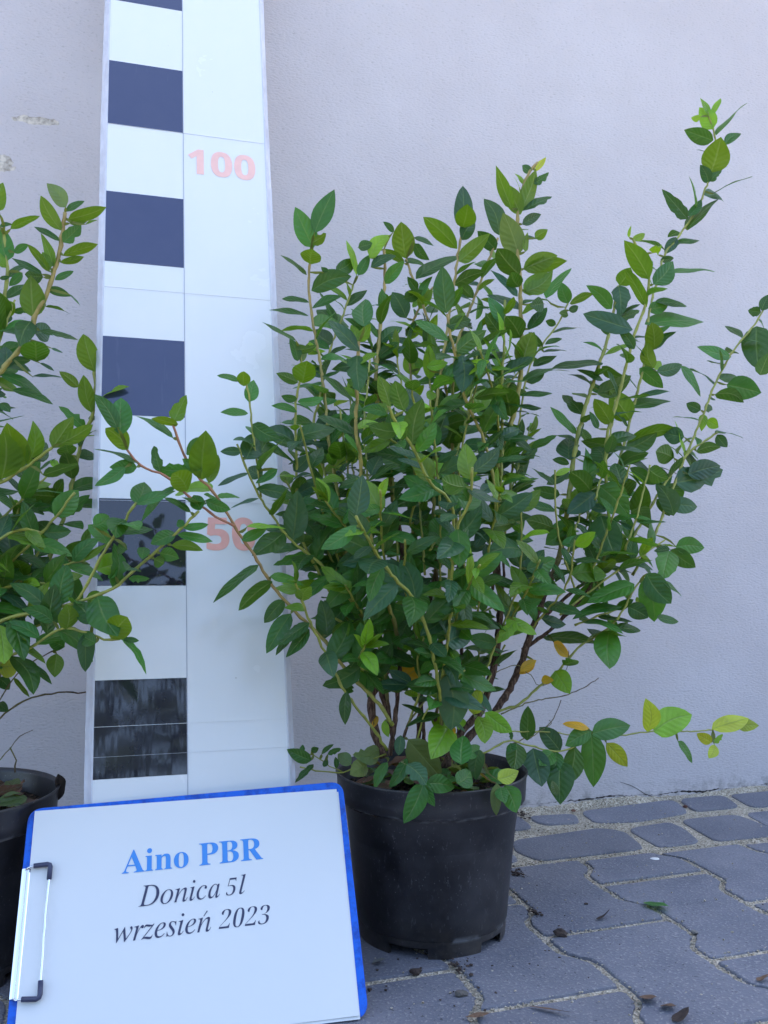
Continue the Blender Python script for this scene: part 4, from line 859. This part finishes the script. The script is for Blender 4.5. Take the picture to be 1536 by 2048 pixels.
lb = empty('blueberry_bush', (lc[0], lc[1], .158)); tag(lb, 'blueberry bush cut off by the left edge, its green shoots reaching over the striped board', 'bush', 'potted blueberry bushes')
takl = place_heroes(HEROL, left)
cl_ = np.array([lc[0], lc[1], .5])
for s in left: fill(s, cl_, takl); crown(s, takl)
attach(left, lb)

# ---- litter on the peat ----------------------------------------------------------
def litter(cx, cy, n, label, mix):
    F = Fol()
    for i in range(n):
        a = rng.uniform(0, 6.28); r = .094*math.sqrt(rng.random()); x, y = cx+r*math.cos(a), cy+r*math.sin(a); z = .164+rng.uniform(0, .010)
        L = rng.uniform(.022, .045); b = rng.uniform(0, 6.28); D = np.array([math.cos(b), math.sin(b), rng.uniform(-.05, .25)])
        e = np.array([x, y, z])+D*L
        if math.hypot(e[0]-cx, e[1]-cy) > .100: continue
        F.leaf((x, y, z), e, np.array([rng.normal(0, .4), rng.normal(0, .4), 1.]), L*.5, vary(PAL[mix[int(rng.integers(len(mix)))]], .35), curl=rng.uniform(-.2, .3), fold=rng.uniform(0, .6), wave=.1)
    o = F.build('leaf_litter', None); tag(o, label, 'leaf litter', kind='stuff')
litter(POT[0], POT[1], 60, 'fallen green and brown leaves on the peat of the pot in full view', 'PPrrrgk')
litter(lc[0], lc[1], 75, 'brown and pale fallen leaves on the peat of the left pot', 'PrrrrrP')

# ---- small things on the paving ------------------------------------------------------
def C5(x, y): return 700+x/1.8373, 1500+y/1.8373
def single_leaf(name, px0, px1, w_, col, label, lift=.004, mat=None, curl=.1, cat='fallen leaf', grp='fallen leaf pieces on the paving', fold=.4):
    A = gnd(*C5(*px0), .0012); B = gnd(*C5(*px1), .0012); F = Fol()
    F.leaf(A+np.array([0, 0, .001]), B+np.array([0, 0, lift]), np.array([0, .1, 1.]), w_, col, curl=-abs(curl), fold=fold)
    o = F.build(name, None, mat); tag(o, label, cat, grp); return o
single_leaf('fallen_leaf', (1080, 562), (1178, 592), .024, (.05, .22, .03), 'fresh green leaf lying on the paving right of the pot', curl=.06, fold=.12)
single_leaf('fallen_leaf', (1150, 940), (1198, 968), .015, (.10, .07, .05), 'brown curled leaf on the paving, nearest the bottom edge of the picture', mat=M['dry'], curl=.2)
single_leaf('fallen_leaf', (1078, 905), (1118, 950), .016, (.14, .09, .06), 'tan folded leaf scrap standing in a sandy joint at lower right', mat=M['dry'], curl=.3)
single_leaf('fallen_leaf', (1185, 1000), (1250, 985), .013, (.07, .05, .04), 'dark shrivelled leaf cut by the bottom edge of the picture', mat=M['bark'], curl=.4)
single_leaf('fallen_leaf', (660, 945), (820, 985), .006, (.12, .07, .04), 'long thin brown dry leaf lying along a joint', mat=M['dry'], curl=.03)
single_leaf('fallen_leaf', (905, 625), (958, 612), .007, (.05, .035, .03), 'small dark brown twisted leaf scrap in the middle of a paving block', mat=M['bark'], curl=.3)
single_leaf('fallen_leaf', (1495, 850), (1540, 845), .010, (.14, .09, .06), 'brown leaf scrap in a joint at the right edge', mat=M['dry'], curl=.2)
single_leaf('fallen_leaf', (82, 785), (135, 782), .013, (.14, .14, .12), 'pale grey flat leaf beside the foot of the pot', mat=M['pale'] if 0 else mat_simple('grey_leaf', (.13, .135, .12), .8), curl=.02)
single_leaf('fallen_leaf', (425, 985), (515, 990), .008, (.12, .08, .05), 'narrow brown leaf on the joint near the bottom edge, left of the long one', mat=M['dry'], curl=.1)
def chip(px, r_, label, mat, fl=.5, cat='bark chip'):
    r = r_*.78; P = gnd(*C5(*px), 0); bm = bmesh.new(); bmesh.ops.create_icosphere(bm, subdivisions=2, radius=1)
    k = rng.uniform(0, 6)
    for v in bm.verts:
        q = v.co; f = 1+.28*math.sin(q.x*3+k)*math.cos(q.y*4+k)+rng.normal(0, .07); v.co = Vector((q.x*f*r, q.y*f*r*.75, q.z*f*r*fl))
    o = bm_obj('bark_chip' if cat == 'bark chip' else cat.replace(' ', '_'), bm, mat); o.location = (P[0], P[1], r*fl*.55); o.rotation_euler = (rng.normal(0, .2), rng.normal(0, .2), rng.uniform(0, 6)); tag(o, label, cat, 'dark bits on the paving' if cat == 'bark chip' else None)
chip((775, 682), .0105, 'dark brown crumpled chip on the joint right of the pot foot, the biggest one', M['bark'], .55)
chip((240, 820), .0075, 'dark chip on the joint just in front of the pot', M['bark'])
chip((408, 902), .0080, 'grey brown chip in the zigzag joint below the pot', mat_simple('grey_chip', (.10, .09, .08), .9, (100, .5, .002)))
chip((868, 568), .0040, 'tiny dark crumb alone on a paving block above the dark leaf scrap', M['bark'])
chip((72, 883), .0035, 'tiny black crumb beside the right edge of the clipboard', M['bark'])
chip((1265, 672), .0055, 'small stone stuck in the zigzag joint below the green fallen leaf', mat_simple('grey_stone', (.17, .16, .15), .9))
chip((1232, 210), .0060, 'reddish brown crumb between the stones of the row along the wall', mat_simple('red_crumb', (.13, .06, .045), .9))
chip((820, 225), .0055, 'reddish crumb at the foot of the wall, right of the pot', mat_simple('red_crumb2', (.15, .07, .045), .9))
o = None
P = gnd(*C5(1121, 402), .0); bm = bmesh.new(); vs = [bm.verts.new((.0062*math.cos(a)*(1+.12*math.sin(3*a)), .0062*math.sin(a)*(1+.1*math.cos(2*a)), .0006)) for a in np.linspace(0, 2*math.pi, 25)[:-1]]; bm.faces.new(vs)
vt = [bm.verts.new((v.co.x*.6, v.co.y*.6, .0012)) for v in vs]; bm.faces.ensure_lookup_table(); bm.faces.remove(bm.faces[0])
for i in range(24): bm.faces.new([vs[i], vs[(i+1) % 24], vt[(i+1) % 24], vt[i]])
bm.faces.new(vt); o = bm_obj('white_splash', bm, M['pale']); o.location = (P[0], P[1], .0004); tag(o, 'small white round splash on a paving block right of the pot', 'splash')
# heap of dry crumbs right of the pot, bark crumbs scattered over the paving
sv, sf = [], []
gv, gf = sv, sf
for (cx, cy, n, sp) in ((612, 455, 45, .008), (632, 240, 40, .010), (680, 600, 24, .006), (400, 800, 30, .010)):
    G0 = gnd(*C5(cx, cy), 0)
    for i in range(n): grain(G0[0]+rng.normal(0, sp*.6), G0[1]+rng.normal(0, sp), rng.uniform(.0, .004), rng.uniform(.0008, .0028), .5)
for i in range(50): grain(rng.uniform(.22, 1.1), rng.uniform(-.95, -.28), .0008, rng.uniform(.0005, .0014), .5)
for i in range(50): grain(POT[0]+rng.normal(0, .09), POT[1]-.10+rng.normal(0, .05), .0008, rng.uniform(.0006, .0018), .5)
o = mesh_obj('bark_crumbs', sv, sf, M['bark']); tag(o, 'dark brown crumbs of bark and peat scattered over the paving', 'crumbs', kind='stuff')
# dead black leaf caught on the left pot's rim
F = Fol(); A = unp(116, 1548, -.375); B = unp(121, 1600, -.38); F.leaf(A, B, np.array([.5, -.8, .2]), .012, (.02, .015, .015), curl=.2, fold=.8, wave=.2)
A = unp(115, 1550, -.378); F.leaf(A, unp(118, 1612, -.38), np.array([.9, -.3, .2]), .003, (.02, .015, .015), curl=.3)
o = F.build('dead_leaf', None, M['bark']); tag(o, 'shrivelled black leaf caught on the rim of the left pot', 'dead leaf')

# ---- the leafy hedge across the yard, seen only as a reflection in the glossy board ------
hv, hf, hc = [], [], []
hp = np.column_stack([rng.uniform(-6, 6, 15000), rng.normal(-5.8, .28, 15000), rng.uniform(0, 1, 15000)])
for x, y, q in hp:
    z = q*(2.35+.45*math.sin(x*1.3)+.35*math.sin(x*3.1+1)+.2*math.sin(x*7.7)); a, b = rng.normal(0, 1, 3), rng.normal(0, 1, 3); a /= np.linalg.norm(a); b -= a*(a@b); b /= np.linalg.norm(b)
    r_ = rng.uniform(.05, .11); c0 = np.array([x, y, z]); k = len(hv); hv += [c0-a*r_, c0+b*r_*.45, c0+a*r_, c0-b*r_*.45]; hf.append((k, k+1, k+2, k+3))
hd = mesh_obj('hedge', hv, hf, mat_simple('hedge_leaf', (.016, .036, .012), .8, var=.4)); tag(hd, 'far dark green hedge mirrored in the lowest glossy stripes of the height board', 'hedge', kind='stuff')
